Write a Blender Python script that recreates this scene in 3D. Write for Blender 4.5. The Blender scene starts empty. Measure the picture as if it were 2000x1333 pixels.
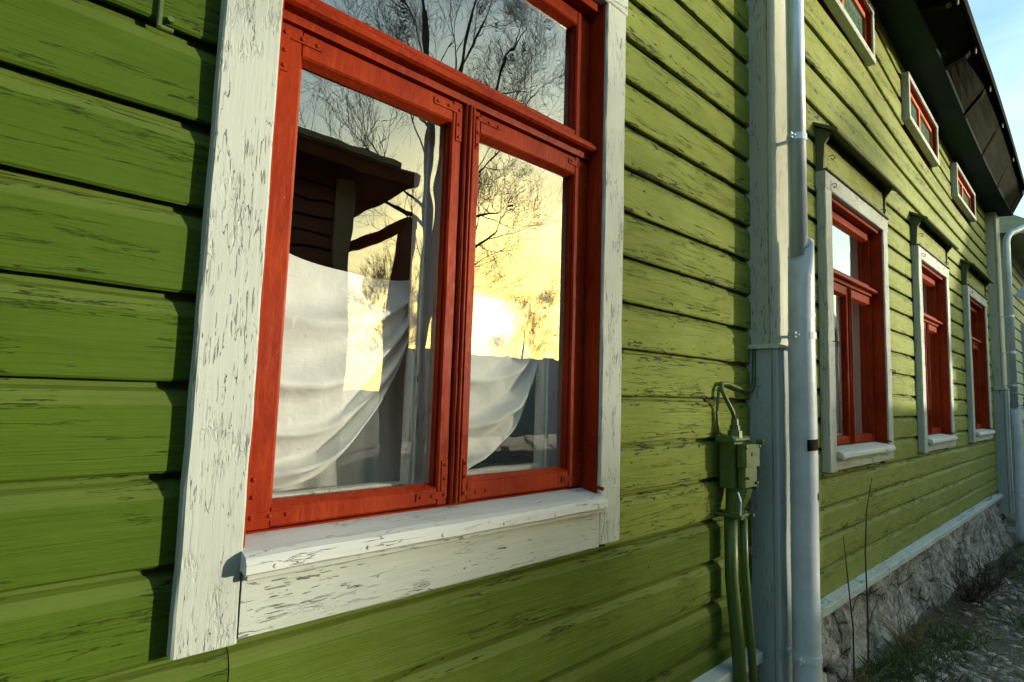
import bpy, bmesh, math, random
from mathutils import Vector, Matrix, noise
random.seed(7)
S = bpy.context.scene
COL = S.collection
ZE = 1.6                                   # eye height; measured heights are given relative to it
# ------------------------------------------------------------------ camera
cam = bpy.data.cameras.new('camera'); camo = bpy.data.objects.new('camera', cam); COL.objects.link(camo)
yaw, pitch, roll = math.radians(42.254), math.radians(5.232), math.radians(1.806)
fw = Vector((math.sin(yaw)*math.cos(pitch), math.cos(yaw)*math.cos(pitch), math.sin(pitch)))
rt = Vector((math.cos(yaw), -math.sin(yaw), 0)); up = rt.cross(fw)
r2 = rt*math.cos(roll) + up*math.sin(roll); u2 = up*math.cos(roll) - rt*math.sin(roll)
M = Matrix((r2, u2, -fw)).transposed().to_4x4(); M.translation = (0, 0, ZE)
camo.matrix_world = M
cam.sensor_width = 36; cam.lens = 36*1.08523; cam.lens = 36*1085.23/2000
cam.clip_start = 0.02; cam.clip_end = 2000
S.camera = camo
# ------------------------------------------------------------------ light
SUN = Vector((0.6425, -0.7566, 0.1217)).normalized()
sl = bpy.data.lights.new('sun', 'SUN'); so = bpy.data.objects.new('sun', sl); COL.objects.link(so)
so.rotation_euler = SUN.to_track_quat('Z', 'Y').to_euler(); so.location = (0, 0, 30)
sl.energy = 3.3; sl.color = (1.0, 0.91, 0.73); sl.angle = math.radians(0.9)
W = bpy.data.worlds.new('World'); S.world = W; W.use_nodes = True
nt = W.node_tree; N = nt.nodes; L = nt.links; N.clear()
out = N.new('ShaderNodeOutputWorld'); bg = N.new('ShaderNodeBackground'); L.new(bg.outputs[0], out.inputs[0])
sky = N.new('ShaderNodeTexSky'); sky.sky_type = 'NISHITA'; sky.sun_disc = False
sky.sun_elevation = math.asin(SUN.z); sky.sun_rotation = math.atan2(SUN.x, SUN.y)
sky.air_density = 1.2; sky.dust_density = 1.6; sky.ozone_density = 1.5
bg.inputs[1].default_value = 0.15
def wn(t, **k):
    n = N.new(t)
    for a, b in k.items(): setattr(n, a, b)
    return n
tc = wn('ShaderNodeTexCoord')
dot = wn('ShaderNodeVectorMath', operation='DOT_PRODUCT'); L.new(tc.outputs['Generated'], dot.inputs[0]); dot.inputs[1].default_value = SUN
mx = wn('ShaderNodeMath', operation='MAXIMUM'); L.new(dot.outputs['Value'], mx.inputs[0]); mx.inputs[1].default_value = 0
def wadd(a, b):
    n = wn('ShaderNodeMix', data_type='RGBA', blend_type='ADD'); n.inputs[0].default_value = 1
    L.new(a, n.inputs[6]); L.new(b, n.inputs[7]); return n.outputs[2]
# thin cloud, whiter towards the horizon
sep = wn('ShaderNodeSeparateXYZ'); L.new(tc.outputs['Generated'], sep.inputs[0])
mp = wn('ShaderNodeMapping'); mp.inputs['Scale'].default_value = (1.6, 1.6, 5.5); L.new(tc.outputs['Generated'], mp.inputs[0])
nz = wn('ShaderNodeTexNoise'); nz.inputs['Scale'].default_value = 1.7; nz.inputs['Detail'].default_value = 6; nz.inputs['Roughness'].default_value = .55
L.new(mp.outputs[0], nz.inputs['Vector'])
cr = wn('ShaderNodeMapRange'); cr.inputs[1].default_value = .40; cr.inputs[2].default_value = .72; L.new(nz.outputs[0], cr.inputs[0])
hz = wn('ShaderNodeMapRange'); hz.inputs[1].default_value = .62; hz.inputs[2].default_value = .12; hz.inputs[3].default_value = .18; hz.inputs[4].default_value = 1.0
L.new(sep.outputs['Z'], hz.inputs[0])
cm = wn('ShaderNodeMath', operation='MULTIPLY'); L.new(cr.outputs[0], cm.inputs[0]); L.new(hz.outputs[0], cm.inputs[1])
cmix = wn('ShaderNodeMix', data_type='RGBA'); L.new(cm.outputs[0], cmix.inputs[0]); L.new(sky.outputs[0], cmix.inputs[6])
cmix.inputs[7].default_value = (3.0, 3.05, 3.0, 1)
tint = wn('ShaderNodeMix', data_type='RGBA', blend_type='MULTIPLY'); tint.inputs[0].default_value = 1
L.new(cmix.outputs[2], tint.inputs[6]); tint.inputs[7].default_value = (1.68, 2.05, 2.05, 1)
pw = wn('ShaderNodeMath', operation='POWER'); L.new(mx.outputs[0], pw.inputs[0]); pw.inputs[1].default_value = 15
wm = wn('ShaderNodeMix', data_type='RGBA', blend_type='MULTIPLY'); L.new(pw.outputs[0], wm.inputs[0]); L.new(tint.outputs[2], wm.inputs[6]); wm.inputs[7].default_value = (1.0, .83, .45, 1)
acc = wm.outputs[2]
for p, c in ((12, (2.0, 1.3, .25, 1)), (45, (4.4, 2.8, .5, 1)), (420, (6.5, 4.6, .8, 1)), (5500, (260, 225, 140, 1))):
    pw = wn('ShaderNodeMath', operation='POWER'); L.new(mx.outputs[0], pw.inputs[0]); pw.inputs[1].default_value = p
    cmul = wn('ShaderNodeMix', data_type='RGBA'); L.new(pw.outputs[0], cmul.inputs[0]); cmul.inputs[6].default_value = (0, 0, 0, 1); cmul.inputs[7].default_value = c
    acc = wadd(acc, cmul.outputs[2])
L.new(acc, bg.inputs[0])
S.view_settings.view_transform = 'Standard'; S.view_settings.look = 'None'
S.view_settings.exposure = 0.75; S.view_settings.gamma = 1; S.view_settings.use_curve_mapping = False
S.render.engine = 'CYCLES'
S.cycles.max_bounces = 10; S.cycles.transparent_max_bounces = 12; S.cycles.use_denoising = True
S.cycles.sample_clamp_indirect = 6

# ------------------------------------------------------------------ material helpers
class NT:
    def __init__(s, name):
        s.m = bpy.data.materials.new(name); s.m.use_nodes = True
        s.t = s.m.node_tree; s.t.nodes.clear()
        s.out = s.n('ShaderNodeOutputMaterial')
        s.geo = s.n('ShaderNodeNewGeometry'); s.pos = s.geo.outputs['Position']
    def n(s, t, **k):
        x = s.t.nodes.new(t)
        for a, b in k.items(): setattr(x, a, b)
        return x
    def set(s, sock, v):
        if isinstance(v, bpy.types.NodeSocket): s.t.links.new(v, sock)
        elif v is not None:
            if sock.type == 'RGBA' and len(v) == 3: v = (*v, 1)
            sock.default_value = v
    def math(s, op, a, b=None, c=None, clamp=False):
        x = s.n('ShaderNodeMath', operation=op); x.use_clamp = clamp
        s.set(x.inputs[0], a)
        if b is not None: s.set(x.inputs[1], b)
        if c is not None: s.set(x.inputs[2], c)
        return x.outputs[0]
    def map(s, scale, off=None, vec=None):
        x = s.n('ShaderNodeMapping'); s.set(x.inputs[0], vec or s.pos); x.inputs['Scale'].default_value = scale
        if off is not None: s.set(x.inputs['Location'], off)
        return x.outputs[0]
    def noise(s, vec, scale=1, detail=4, rough=.55, dist=0):
        x = s.n('ShaderNodeTexNoise'); s.set(x.inputs['Vector'], vec); x.inputs['Scale'].default_value = scale
        x.inputs['Detail'].default_value = detail; x.inputs['Roughness'].default_value = rough; x.inputs['Distortion'].default_value = dist
        return x.outputs[0]
    def voro(s, vec, scale=1, feature='DISTANCE_TO_EDGE', rnd=1):
        x = s.n('ShaderNodeTexVoronoi', feature=feature); s.set(x.inputs['Vector'], vec); x.inputs['Scale'].default_value = scale
        x.inputs['Randomness'].default_value = rnd
        return x.outputs['Distance']
    def rng(s, v, a, b, c=0, d=1):
        x = s.n('ShaderNodeMapRange'); s.set(x.inputs[0], v)
        for i, q in enumerate((a, b, c, d)): x.inputs[i+1].default_value = q
        return x.outputs[0]
    def mix(s, f, a, b, mode='MIX'):
        x = s.n('ShaderNodeMix', data_type='RGBA', blend_type=mode); s.set(x.inputs[0], f); s.set(x.inputs[6], a); s.set(x.inputs[7], b)
        return x.outputs[2]
    def rand(s):
        return s.n('ShaderNodeObjectInfo').outputs['Random']
    def xyz(s):
        x = s.n('ShaderNodeSeparateXYZ'); s.set(x.inputs[0], s.pos); return x.outputs
    def bump(s, h, st=.5, d=.01, nrm=None):
        x = s.n('ShaderNodeBump'); s.set(x.inputs['Height'], h); x.inputs['Strength'].default_value = st; x.inputs['Distance'].default_value = d
        if nrm: s.set(x.inputs['Normal'], nrm)
        return x.outputs[0]
    def princ(s, col, rough=.6, nrm=None, metal=0, spec=.5, coat=0):
        x = s.n('ShaderNodeBsdfPrincipled'); s.set(x.inputs['Base Color'], col); s.set(x.inputs['Roughness'], rough)
        s.set(x.inputs['Metallic'], metal); x.inputs['Specular IOR Level'].default_value = spec
        if coat: x.inputs['Coat Weight'].default_value = coat; x.inputs['Coat Roughness'].default_value = .2
        if nrm: s.set(x.inputs['Normal'], nrm)
        s.t.links.new(x.outputs[0], s.out.inputs[0]); return x

def board_paint(name, base, chips, cracks, z0, pitch, fade=(.19, .235, .045)):
    m = NT(name)
    rnd = m.rand(); off = m.math('MULTIPLY', rnd, 37.0)
    cmb = m.n('ShaderNodeCombineXYZ'); m.set(cmb.inputs[0], off); m.set(cmb.inputs[1], off); o = cmb.outputs[0]
    grain = m.noise(m.map((2.2, 30, 90), o), 1, 5, .6)
    soft = m.noise(m.map((1.1, 2, 4), o), 1, 4)
    blot = m.noise(m.map((9, 9, 22), o), 1, 4)
    z = m.xyz()[2]
    fr = m.math('FRACT', m.math('DIVIDE', m.math('SUBTRACT', z, z0), pitch))      # 0 at the lip of each board
    low = m.rng(fr, .34, .04); top = m.rng(fr, .70, .80)
    edge = m.math('MAXIMUM', low, top)
    # chips: stretched flecks near the board edges, in patches
    ck = m.noise(m.map((13, 40, 75), o), 1, 5, .62, .4)
    patch = m.noise(m.map((1.7, 3, 4), o), 1, 3)
    th = m.math('ADD', m.math('MULTIPLY', edge, .10), m.math('MULTIPLY', patch, .30))
    chip = m.rng(m.math('ADD', ck, th), 1.0-chips, 1.012-chips)
    # long drying cracks along the grain
    cn = m.noise(m.map((1.5, 6, 26), o), 1, 6, .62, .25)
    line = m.rng(m.math('ABSOLUTE', m.math('SUBTRACT', cn, .5)), .0065, .0025)
    cmask = m.rng(m.noise(m.map((2.3, 3, 9), o), 1, 2), .60-cracks, .64-cracks)
    crack = m.math('MULTIPLY', line, m.math('MULTIPLY', cmask, m.rng(edge, 0, .5, .25, 1)))
    bad = m.math('MAXIMUM', chip, crack)
    col = m.mix(m.rng(soft, .3, .75), base, fade)
    col = m.mix(m.math('MULTIPLY', m.rng(blot, .45, .8), .28), col, tuple(c*.55 for c in base))
    col = m.mix(m.math('MULTIPLY', m.rng(grain, .40, .15), .45), col, tuple(c*.5 for c in base))
    col = m.mix(m.math('MULTIPLY', m.rng(grain, .55, .8), .35), col, tuple(min(1, c*1.5+.01) for c in base))
    col = m.mix(m.math('MULTIPLY', m.rng(rnd, 0, 1), .22), col, tuple(c*.7 for c in base))
    bevel_tint = m.math('MULTIPLY', m.rng(fr, .728, .742), .30)  # sloped top of each board pulled towards a single pale green
    col = m.mix(bevel_tint, col, (.13, .165, .045))
    wood = m.mix(m.noise(m.map((6, 40, 60), o), 1, 2), (.012, .011, .009), (.07, .06, .045))
    col = m.mix(bad, col, wood)
    brush = m.noise(m.map((5, 120, 260), o), 1, 3, .6)
    h = m.math('ADD', m.math('ADD', m.math('MULTIPLY', grain, .30), m.math('MULTIPLY', brush, .16)), m.math('ADD', m.math('MULTIPLY', blot, .30), m.math('MULTIPLY', bad, -.9)))
    m.princ(col, m.rng(blot, .3, .8, .5, .72), m.bump(h, .9, .013), spec=.10)
    return m.m

def cracked_white(name, base, axis='z', flake=.5, dirt=(.30, .30, .25)):
    m = NT(name)
    rnd = m.rand(); off = m.math('MULTIPLY', rnd, 53.0)
    cmb = m.n('ShaderNodeCombineXYZ'); m.set(cmb.inputs[0], off); m.set(cmb.inputs[2], off); o = cmb.outputs[0]
    sc = {'z': (1, 1, .30), 'x': (.30, 1, 1)}[axis]
    s3 = lambda k: tuple(k*q for q in sc)
    warp = m.noise(m.map(s3(60), o), 1, 3)
    w = m.n('ShaderNodeVectorMath', operation='SCALE'); cc = m.n('ShaderNodeCombineXYZ')
    for i in range(3): m.set(cc.inputs[i], warp)
    m.set(w.inputs[0], cc.outputs[0]); w.inputs['Scale'].default_value = .22
    va = m.n('ShaderNodeVectorMath', operation='ADD'); m.set(va.inputs[0], m.map(s3(120), o)); m.set(va.inputs[1], w.outputs[0])
    e1 = m.voro(va.outputs[0], 1)
    mask = m.noise(m.map(s3(16), o), 1, 5, .65)
    brk = m.noise(m.map(s3(75), o), 1, 3, .6)
    mk = m.math('MULTIPLY', m.rng(mask, .70-flake*.25, .80-flake*.25), m.rng(brk, .44, .56))
    crack = m.math('MULTIPLY', m.math('MULTIPLY', m.rng(e1, .05, .02), mk), .45)
    ln = m.noise(m.map(tuple(55*(q if q == 1 else q*.36) for q in sc), o), 1, 4, .5, .0)
    lines = m.math('MULTIPLY', m.rng(m.math('ABSOLUTE', m.math('SUBTRACT', ln, .5)), .008, .003), m.rng(m.noise(m.map(s3(24), o), 1, 3), .58-flake*.10, .64-flake*.10))
    dn = m.noise(m.map(tuple(190*(q if q == 1 else q*.32) for q in sc), o), 1, 3, .5, .1)
    dash = m.math('MULTIPLY', m.rng(dn, .615, .640), m.rng(m.noise(m.map(s3(9), o), 1, 4), .54-flake*.14, .62-flake*.10))
    crack = m.math('MAXIMUM', m.math('MAXIMUM', crack, lines), m.math('MULTIPLY', dash, .75))
    chipn = m.noise(m.map(s3(85), o), 1, 4, .6, .15)
    chip = m.math('MULTIPLY', m.rng(chipn,   .685-flake*.06, .692-flake*.06), m.rng(m.noise(m.map(s3(11), o), 1, 3), .50, .58))
    grain = m.noise(m.map(tuple(110*(q if q == 1 else q*.12) for q in sc), o), 1, 4)
    soft = m.noise(m.map(s3(3), o), 1, 4)
    col = m.mix(m.rng(soft, .3, .75), base, tuple(c*.80 for c in base))
    col = m.mix(m.math('MULTIPLY', m.rng(grain, .52, .75), .22), col, dirt)
    col = m.mix(m.math('MULTIPLY', crack, .85), col, (.055, .055, .045))
    col = m.mix(chip, col, m.mix(m.rng(grain, .45, .6), (.10, .10, .08), (.34, .35, .30)))
    curl = m.math('MULTIPLY', m.rng(e1, .02, .22), mk)
    h = m.math('ADD', m.math('MULTIPLY', grain, .22), m.math('ADD', m.math('MULTIPLY', curl, -.35), m.math('MULTIPLY', m.math('MAXIMUM', crack, chip), -.8)))
    m.princ(col, .62, m.bump(h, .9, .006), spec=.2)
    return m.m

def simple(name, base, rough=.6, metal=0, scale=20, var=.25, bump=.3, bd=.004, dark=None, spec=.5, coat=0, stretch=(1, 1, 1)):
    m = NT(name)
    off = m.math('MULTIPLY', m.rand(), 21.0); cmb = m.n('ShaderNodeCombineXYZ'); m.set(cmb.inputs[0], off)
    v = m.map(tuple(scale*q for q in stretch), cmb.outputs[0])
    n1 = m.noise(v, 1, 6, .6); n2 = m.noise(m.map((scale*.12,)*3, cmb.outputs[0]), 1, 4)
    d = dark or tuple(c*.45 for c in base)
    col = m.mix(m.math('MULTIPLY', m.rng(n1, .42, .75), var*1.4), base, d)
    col = m.mix(m.math('MULTIPLY', m.rng(n2, .45, .75), var), col, d)
    m.princ(col, m.rng(n2, .3, .7, max(.05, rough-.1), min(1, rough+.1)), m.bump(n1, bump, bd), metal, spec, coat)
    return m.m

def red_paint():
    m = NT('red_paint')
    n1 = m.noise(m.map((60, 60, 30)), 1, 5, .6); n2 = m.noise(m.map((7, 7, 5)), 1, 4); n3 = m.noise(m.map((170, 170, 120)), 1, 3)
    col = m.mix(m.rng(n2, .3, .7), (.255, .027, .003), (.17, .012, .0025))
    col = m.mix(m.math('MULTIPLY', m.rng(n1, .55, .75), .5), col, (.12, .006, .004))
    streak = m.noise(m.map((90, 90, 9)), 1, 4, .6)
    col = m.mix(m.math('MULTIPLY', m.rng(streak, .52, .72), .45), col, (.36, .055, .012))
    fle = m.rng(m.math('ADD', n3, m.math('MULTIPLY', n2, .3)), .90, .93)
    col = m.mix(fle, col, (.55, .20, .10))
    m.princ(col, m.rng(n1, .3, .8, .38, .6), m.bump(m.math('ADD', n1, m.math('MULTIPLY', n2, .6)), .45, .003), spec=.07)
    return m.m

def glass(name, refl):
    m = NT(name)
    lw = m.n('ShaderNodeLayerWeight'); lw.inputs[0].default_value = .5
    wob = m.noise(m.map((5, 5, 3)), 1, 2)
    b = m.bump(wob, .16, .006)
    f = m.math('ADD', m.math('MULTIPLY', m.math('POWER', lw.outputs['Facing'], 2.5), .8), refl, clamp=True)
    tr = m.n('ShaderNodeBsdfTransparent'); tr.inputs[0].default_value = (.98, 1, .99, 1)
    gl = m.n('ShaderNodeBsdfGlossy'); gl.inputs['Roughness'].default_value = 0.0; gl.inputs[0].default_value = (.97, 1, 1, 1); m.set(gl.inputs['Normal'], b)
    mxs = m.n('ShaderNodeMixShader'); m.set(mxs.inputs[0], f); m.t.links.new(tr.outputs[0], mxs.inputs[1]); m.t.links.new(gl.outputs[0], mxs.inputs[2])
    m.t.links.new(mxs.outputs[0], m.out.inputs[0])
    return m.m

def cloth(name, base, trans=.35):
    m = NT(name)
    n1 = m.noise(m.map((420, 420, 420)), 1, 2); n2 = m.noise(m.map((8, 8, 8)), 1, 5)
    col = m.mix(m.math('MULTIPLY', m.rng(n2, .4, .75), .35), base, tuple(c*.75 for c in base))
    n3 = m.noise(m.map((26, 26, 26)), 1, 4, .6, .8)
    nrm = m.bump(m.math('ADD', m.math('ADD', m.math('MULTIPLY', n1, .12), n2), m.math('MULTIPLY', n3, .55)), .55, .012)
    d = m.n('ShaderNodeBsdfDiffuse'); m.set(d.inputs[0], col); m.set(d.inputs['Normal'], nrm)
    t = m.n('ShaderNodeBsdfTranslucent'); m.set(t.inputs[0], col); m.set(t.inputs['Normal'], nrm)
    x = m.n('ShaderNodeMixShader'); x.inputs[0].default_value = trans
    m.t.links.new(d.outputs[0], x.inputs[1]); m.t.links.new(t.outputs[0], x.inputs[2]); m.t.links.new(x.outputs[0], m.out.inputs[0])
    return m.m

def rough_stone(name, a, b, scale=6, bump=.9, bd=.03):
    m = NT(name)
    n1 = m.noise(m.map((scale*2.4,)*3), 1, 10, .72, .6); n2 = m.noise(m.map((scale*.5,)*3), 1, 5); n3 = m.noise(m.map((scale*13,)*3), 1, 5, .65)
    e = m.voro(m.map((scale*.9, scale*.9, scale*1.3), m.math('MULTIPLY', n1, .5)), 1)
    fis = m.math('MULTIPLY', m.rng(e, .045, .012), m.rng(n2, .45, .55))
    col = m.mix(m.rng(n1, .40, .60), a, b)
    col = m.mix(m.math('MULTIPLY', m.rng(n2, .48, .60), .6), col, tuple(c*.42 for c in a))
    col = m.mix(m.math('MULTIPLY', m.rng(n3, .52, .62), .6), col, tuple(c*.30 for c in a))
    col = m.mix(m.math('MULTIPLY', m.rng(n3, .42, .34), .5), col, tuple(min(.8, c*1.4) for c in b))
    col = m.mix(m.math('MULTIPLY', fis, .85), col, (.02, .018, .015))
    h = m.math('ADD', m.math('ADD', n1, m.math('MULTIPLY', n3, .4)), m.math('MULTIPLY', fis, -.8))
    m.princ(col, .9, m.bump(h, bump, bd), spec=.2)
    return m.m

PITCH = .17
G_DIM = board_paint('green_paint_dimmed', (.047, .090, .006), .058, .13, ZE, PITCH, (.062, .108, .008))  # same green darkened: light falloff towards the left put into the colour
G_WORN_LIT = board_paint('green_paint_worn_lit', (.152, .195, .032), .16, .16, ZE, PITCH, (.215, .265, .045))  # real flaking; paler tone also paints in the brighter light on the right
G_MID = board_paint('green_paint_mid', (.076, .122, .013), .06, .08, ZE, PITCH, (.092, .14, .016))  # step between those two, part of the same painted brightness
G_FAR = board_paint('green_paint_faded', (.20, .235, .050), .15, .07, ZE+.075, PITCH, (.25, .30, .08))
WHITE_Z = cracked_white('white_paint_upright', (.45, .50, .45), 'z', .62)
WHITE_X = cracked_white('white_paint_level', (.45, .50, .45), 'x', .45)
WHITE_S = cracked_white('white_paint_sill', (.56, .60, .58), 'x', .12)
WHITE_I = cracked_white('white_paint_inside', (.72, .72, .68), 'z', .25)
POST = cracked_white('post_paint', (.50, .52, .43), 'z', .25)
PLINTH = cracked_white('plinth_paint', (.36, .42, .42), 'z', .10)
LEDGE = cracked_white('ledge_paint', (.50, .58, .56), 'x', .5)
RED = red_paint()
GLASS = glass('window_glass', .23)
GLASS_FAR = glass('window_glass_far', .16)
GALV = simple('galvanised_steel', (.60, .72, .82), .46, .5, 30, .3, .12, .002, (.25, .32, .38), stretch=(1, 1, .15))
PIPE = simple('pale_blue_pipe_paint', (.56, .64, .70), .42, 0, 9, .34, .12, .002, (.27, .33, .36))
IRON = simple('dark_iron', (.06, .06, .055), .6, .3, 60, .4)
TAPE = simple('black_tape', (.004, .004, .005), .7, 0, 60, .3, spec=.1)
G_BOX = simple('green_box_paint', (.065, .115, .020), .42, 0, 40, .35, .3, .002, (.03, .05, .012))
CLOTH = cloth('white_curtain_cloth', (.90, .92, .90), .12)
CLOTH2 = cloth('grey_curtain_cloth', (.72, .75, .73), .25)
STONE = rough_stone('foundation_stone', (.20, .19, .165), (.52, .49, .43), 5)
STONE2 = rough_stone('field_stone', (.24, .23, .21), (.50, .48, .44), 9, .6, .015)
BARK = simple('bark', (.055, .042, .030), .9, 0, 40, .5, .8, .01)
TWIG = simple('twig_bark', (.050, .036, .025), .9, 0, 40, .4, .3, .005)
DARKWOOD = simple('dark_brown_wood', (.25, .065, .020), .75, 0, 12, .5, .6, .01, stretch=(.15, 1, 3))
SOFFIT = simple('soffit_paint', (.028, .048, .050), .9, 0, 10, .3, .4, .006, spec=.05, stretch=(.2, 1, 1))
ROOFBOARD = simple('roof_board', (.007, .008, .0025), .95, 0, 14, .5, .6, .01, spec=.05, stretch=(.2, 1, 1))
ROOFTIN = simple('roof_tin', (.16, .17, .18), .45, .6, 10, .3, .2, .003)
ROOM = simple('room_wall', (.085, .060, .042), .8, 0, 6, .4, .2)
HOOD = simple('hood_paint', (.07, .09, .035), .75, 0, 14, .5, .5, .006, (.05, .06, .03), stretch=(.2, 1, 1))
PALE = simple('pale_fence_paint', (.46, .45, .38), .7, 0, 12, .35, .4, .006, stretch=(.15, 1, 2))
TAN = simple('tan_trim_paint', (.42, .27, .15), .8, 0, 12, .35, .4, .006, spec=.1)
GREY = simple('grey_house_paint', (.30, .31, .31), .7, 0, 8, .3, .3, .006, stretch=(.15, 1, 2))
NEIGH = simple('pale_green_paint', (.40, .44, .26), .7, 0, 8, .3, .3, .006, stretch=(.15, 1, 2))
STEM = simple('dry_stem', (.045, .026, .020), .8, 0, 60, .4)
STRAW = simple('dry_grass', (.20, .17, .07), .8, 0, 30, .5)
GRASSM = simple('grass_green', (.07, .115, .026), .7, 0, 9, .6)
PETAL = simple('red_petal', (.45, .012, .05), .5, 0, 30, .4)
LEAF = simple('leaf_green', (.05, .09, .02), .6, 0, 30, .4)
DARKGLASS = simple('attic_glass', (.10, .20, .15), .12, 0, 20, .4, .05)
ORANGE = simple('orange_red_paint', (.62, .12, .02), .45, 0, 30, .3)

def ground_mat():
    m = NT('ground_gravel')
    n1 = m.noise(m.map((30, 30, 30)), 1, 7, .65); n2 = m.noise(m.map((1.6, 1.6, 1.6)), 1, 5); v = m.voro(m.map((42, 42, 42)), 1)
    n4 = m.noise(m.map((.7, .9, 1)), 1, 4)
    col = m.mix(m.rng(n1, .35, .68), (.11, .105, .092), (.36, .34, .30))
    col = m.mix(m.rng(n2, .42, .62), col, (.085, .070, .050))
    col = m.mix(m.math('MULTIPLY', m.rng(n4, .5, .62), .65), col, (.045, .060, .020))
    h = m.math('ADD', m.math('MULTIPLY', m.rng(v, 0, .3), .7), m.math('MULTIPLY', n1, .6))
    m.princ(col, .9, m.bump(h, .9, .02), spec=.25)
    return m.m
GROUND = ground_mat()

# ------------------------------------------------------------------ mesh helpers
def tri_noise(p, s=1.0):
    return noise.noise(Vector(p)*s)
class MB:
    def __init__(s): s.v = []; s.f = []; s.mi = []
    def add(s, vs, fs):
        b = len(s.v); s.v += [tuple(p) for p in vs]; s.f += [tuple(b+i for i in f) for f in fs]
    def box(s, x0, x1, y0, y1, z0, z1):
        vs = [(x, y, z) for x in (x0, x1) for y in (y0, y1) for z in (z0, z1)]
        s.add(vs, [(0, 1, 3, 2), (4, 6, 7, 5), (0, 4, 5, 1), (2, 3, 7, 6), (0, 2, 6, 4), (1, 5, 7, 3)])
    def sweep(s, rings, closed=True, caps=True):
        n = len(rings[0]); vs = [p for r in rings for p in r]; fs = []
        for i in range(len(rings)-1):
            for j in range(n if closed else n-1):
                a = i*n+j; b = i*n+(j+1) % n
                fs.append((a, b, b+n, a+n))
        if caps and closed:
            fs.append(tuple(range(n-1, -1, -1))); fs.append(tuple((len(rings)-1)*n+j for j in range(n)))
        s.add(vs, fs)
    def plank(s, ax, a0, a1, u, v, ch=.003, n=None, jit=0.0, seed=0):
        """timber along axis ax with chamfered edges; u, v are extents on the other two axes (in x,y,z order)"""
        u0, u1 = u; v0, v1 = v; ch = min(ch, (u1-u0)*.4, (v1-v0)*.4)
        pr = [(u0+ch, v0), (u1-ch, v0), (u1, v0+ch), (u1, v1-ch), (u1-ch, v1), (u0+ch, v1), (u0, v1-ch), (u0, v0+ch)]
        n = n or max(1, int((a1-a0)/.08)); rings = []
        for i in range(n+1):
            a = a0+(a1-a0)*i/n; r = []
            for k, (p, q) in enumerate(pr):
                if jit:
                    p += jit*noise.noise(Vector((a*9, k*.31+seed, 3.1))) ; q += jit*noise.noise(Vector((a*9, k*.31+seed, 9.7)))
                r.append({'x': (a, p, q), 'y': (p, a, q), 'z': (p, q, a)}[ax])
            rings.append(r)
        s.sweep(rings)
    def tube(s, pts, rad, sides=10, caps=True):
        pts = [Vector(p) for p in pts]; rad = rad if isinstance(rad, (list, tuple)) else [rad]*len(pts)
        t = (pts[1]-pts[0]).normalized(); a = Vector((0, 0, 1)) if abs(t.z) < .9 else Vector((1, 0, 0))
        nrm = t.cross(a).normalized(); rings = []
        for i, p in enumerate(pts):
            if i == 0: tt = pts[1]-pts[0]
            elif i == len(pts)-1: tt = pts[-1]-pts[-2]
            else: tt = (pts[i+1]-pts[i]).normalized()+(pts[i]-pts[i-1]).normalized()
            tt.normalize(); nrm = (nrm-tt*nrm.dot(tt))
            nrm = nrm.normalized() if nrm.length > 1e-5 else tt.orthogonal().normalized()
            b = tt.cross(nrm)
            rings.append([p+(nrm*math.cos(2*math.pi*k/sides)+b*math.sin(2*math.pi*k/sides))*rad[i] for k in range(sides)])
        s.sweep(rings, True, caps)
    def grid(s, pts):
        r = len(pts); c = len(pts[0]); vs = [p for row in pts for p in row]
        s.add(vs, [(i*c+j, i*c+j+1, (i+1)*c+j+1, (i+1)*c+j) for i in range(r-1) for j in range(c-1)])
    def warp(s, fn):
        s.v = [fn(p) for p in s.v]; return s
    def build(s, name, mat, parent=None, smooth=False, solid=0, zup=True):
        if zup: s.v = [(p[0], p[1], p[2]+ZE) for p in s.v]
        xs = [p[0] for p in s.v]; ys = [p[1] for p in s.v]; zs = [p[2] for p in s.v]
        o = Vector(((min(xs)+max(xs))/2, (min(ys)+max(ys))/2, min(zs)))
        me = bpy.data.meshes.new(name); me.from_pydata([(p[0]-o.x, p[1]-o.y, p[2]-o.z) for p in s.v], [], s.f)
        me.materials.append(mat)
        if smooth: me.polygons.foreach_set('use_smooth', [True]*len(me.polygons))
        me.update()
        bm = bmesh.new(); bm.from_mesh(me); bmesh.ops.recalc_face_normals(bm, faces=bm.faces); bm.to_mesh(me); bm.free()
        ob = bpy.data.objects.new(name, me); COL.objects.link(ob)
        if parent: ob.parent = parent
        ob.location = o - wloc(parent)
        if solid:
            md = ob.modifiers.new('Solidify', 'SOLIDIFY'); md.thickness = solid; md.offset = 0
        return ob
def wloc(o):
    v = Vector((0, 0, 0))
    while o: v += o.location; o = o.parent
    return v
def tag(o, label=None, cat=None, group=None, kind=None):
    for k, v in (('label', label), ('category', cat), ('group', group), ('kind', kind)):
        if v: o[k] = v
    return o
def thing(name, loc, label, cat, group=None):
    o = bpy.data.objects.new(name, None); COL.objects.link(o); o.location = loc; o.empty_display_size = .1
    return tag(o, label, cat, group)

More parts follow.
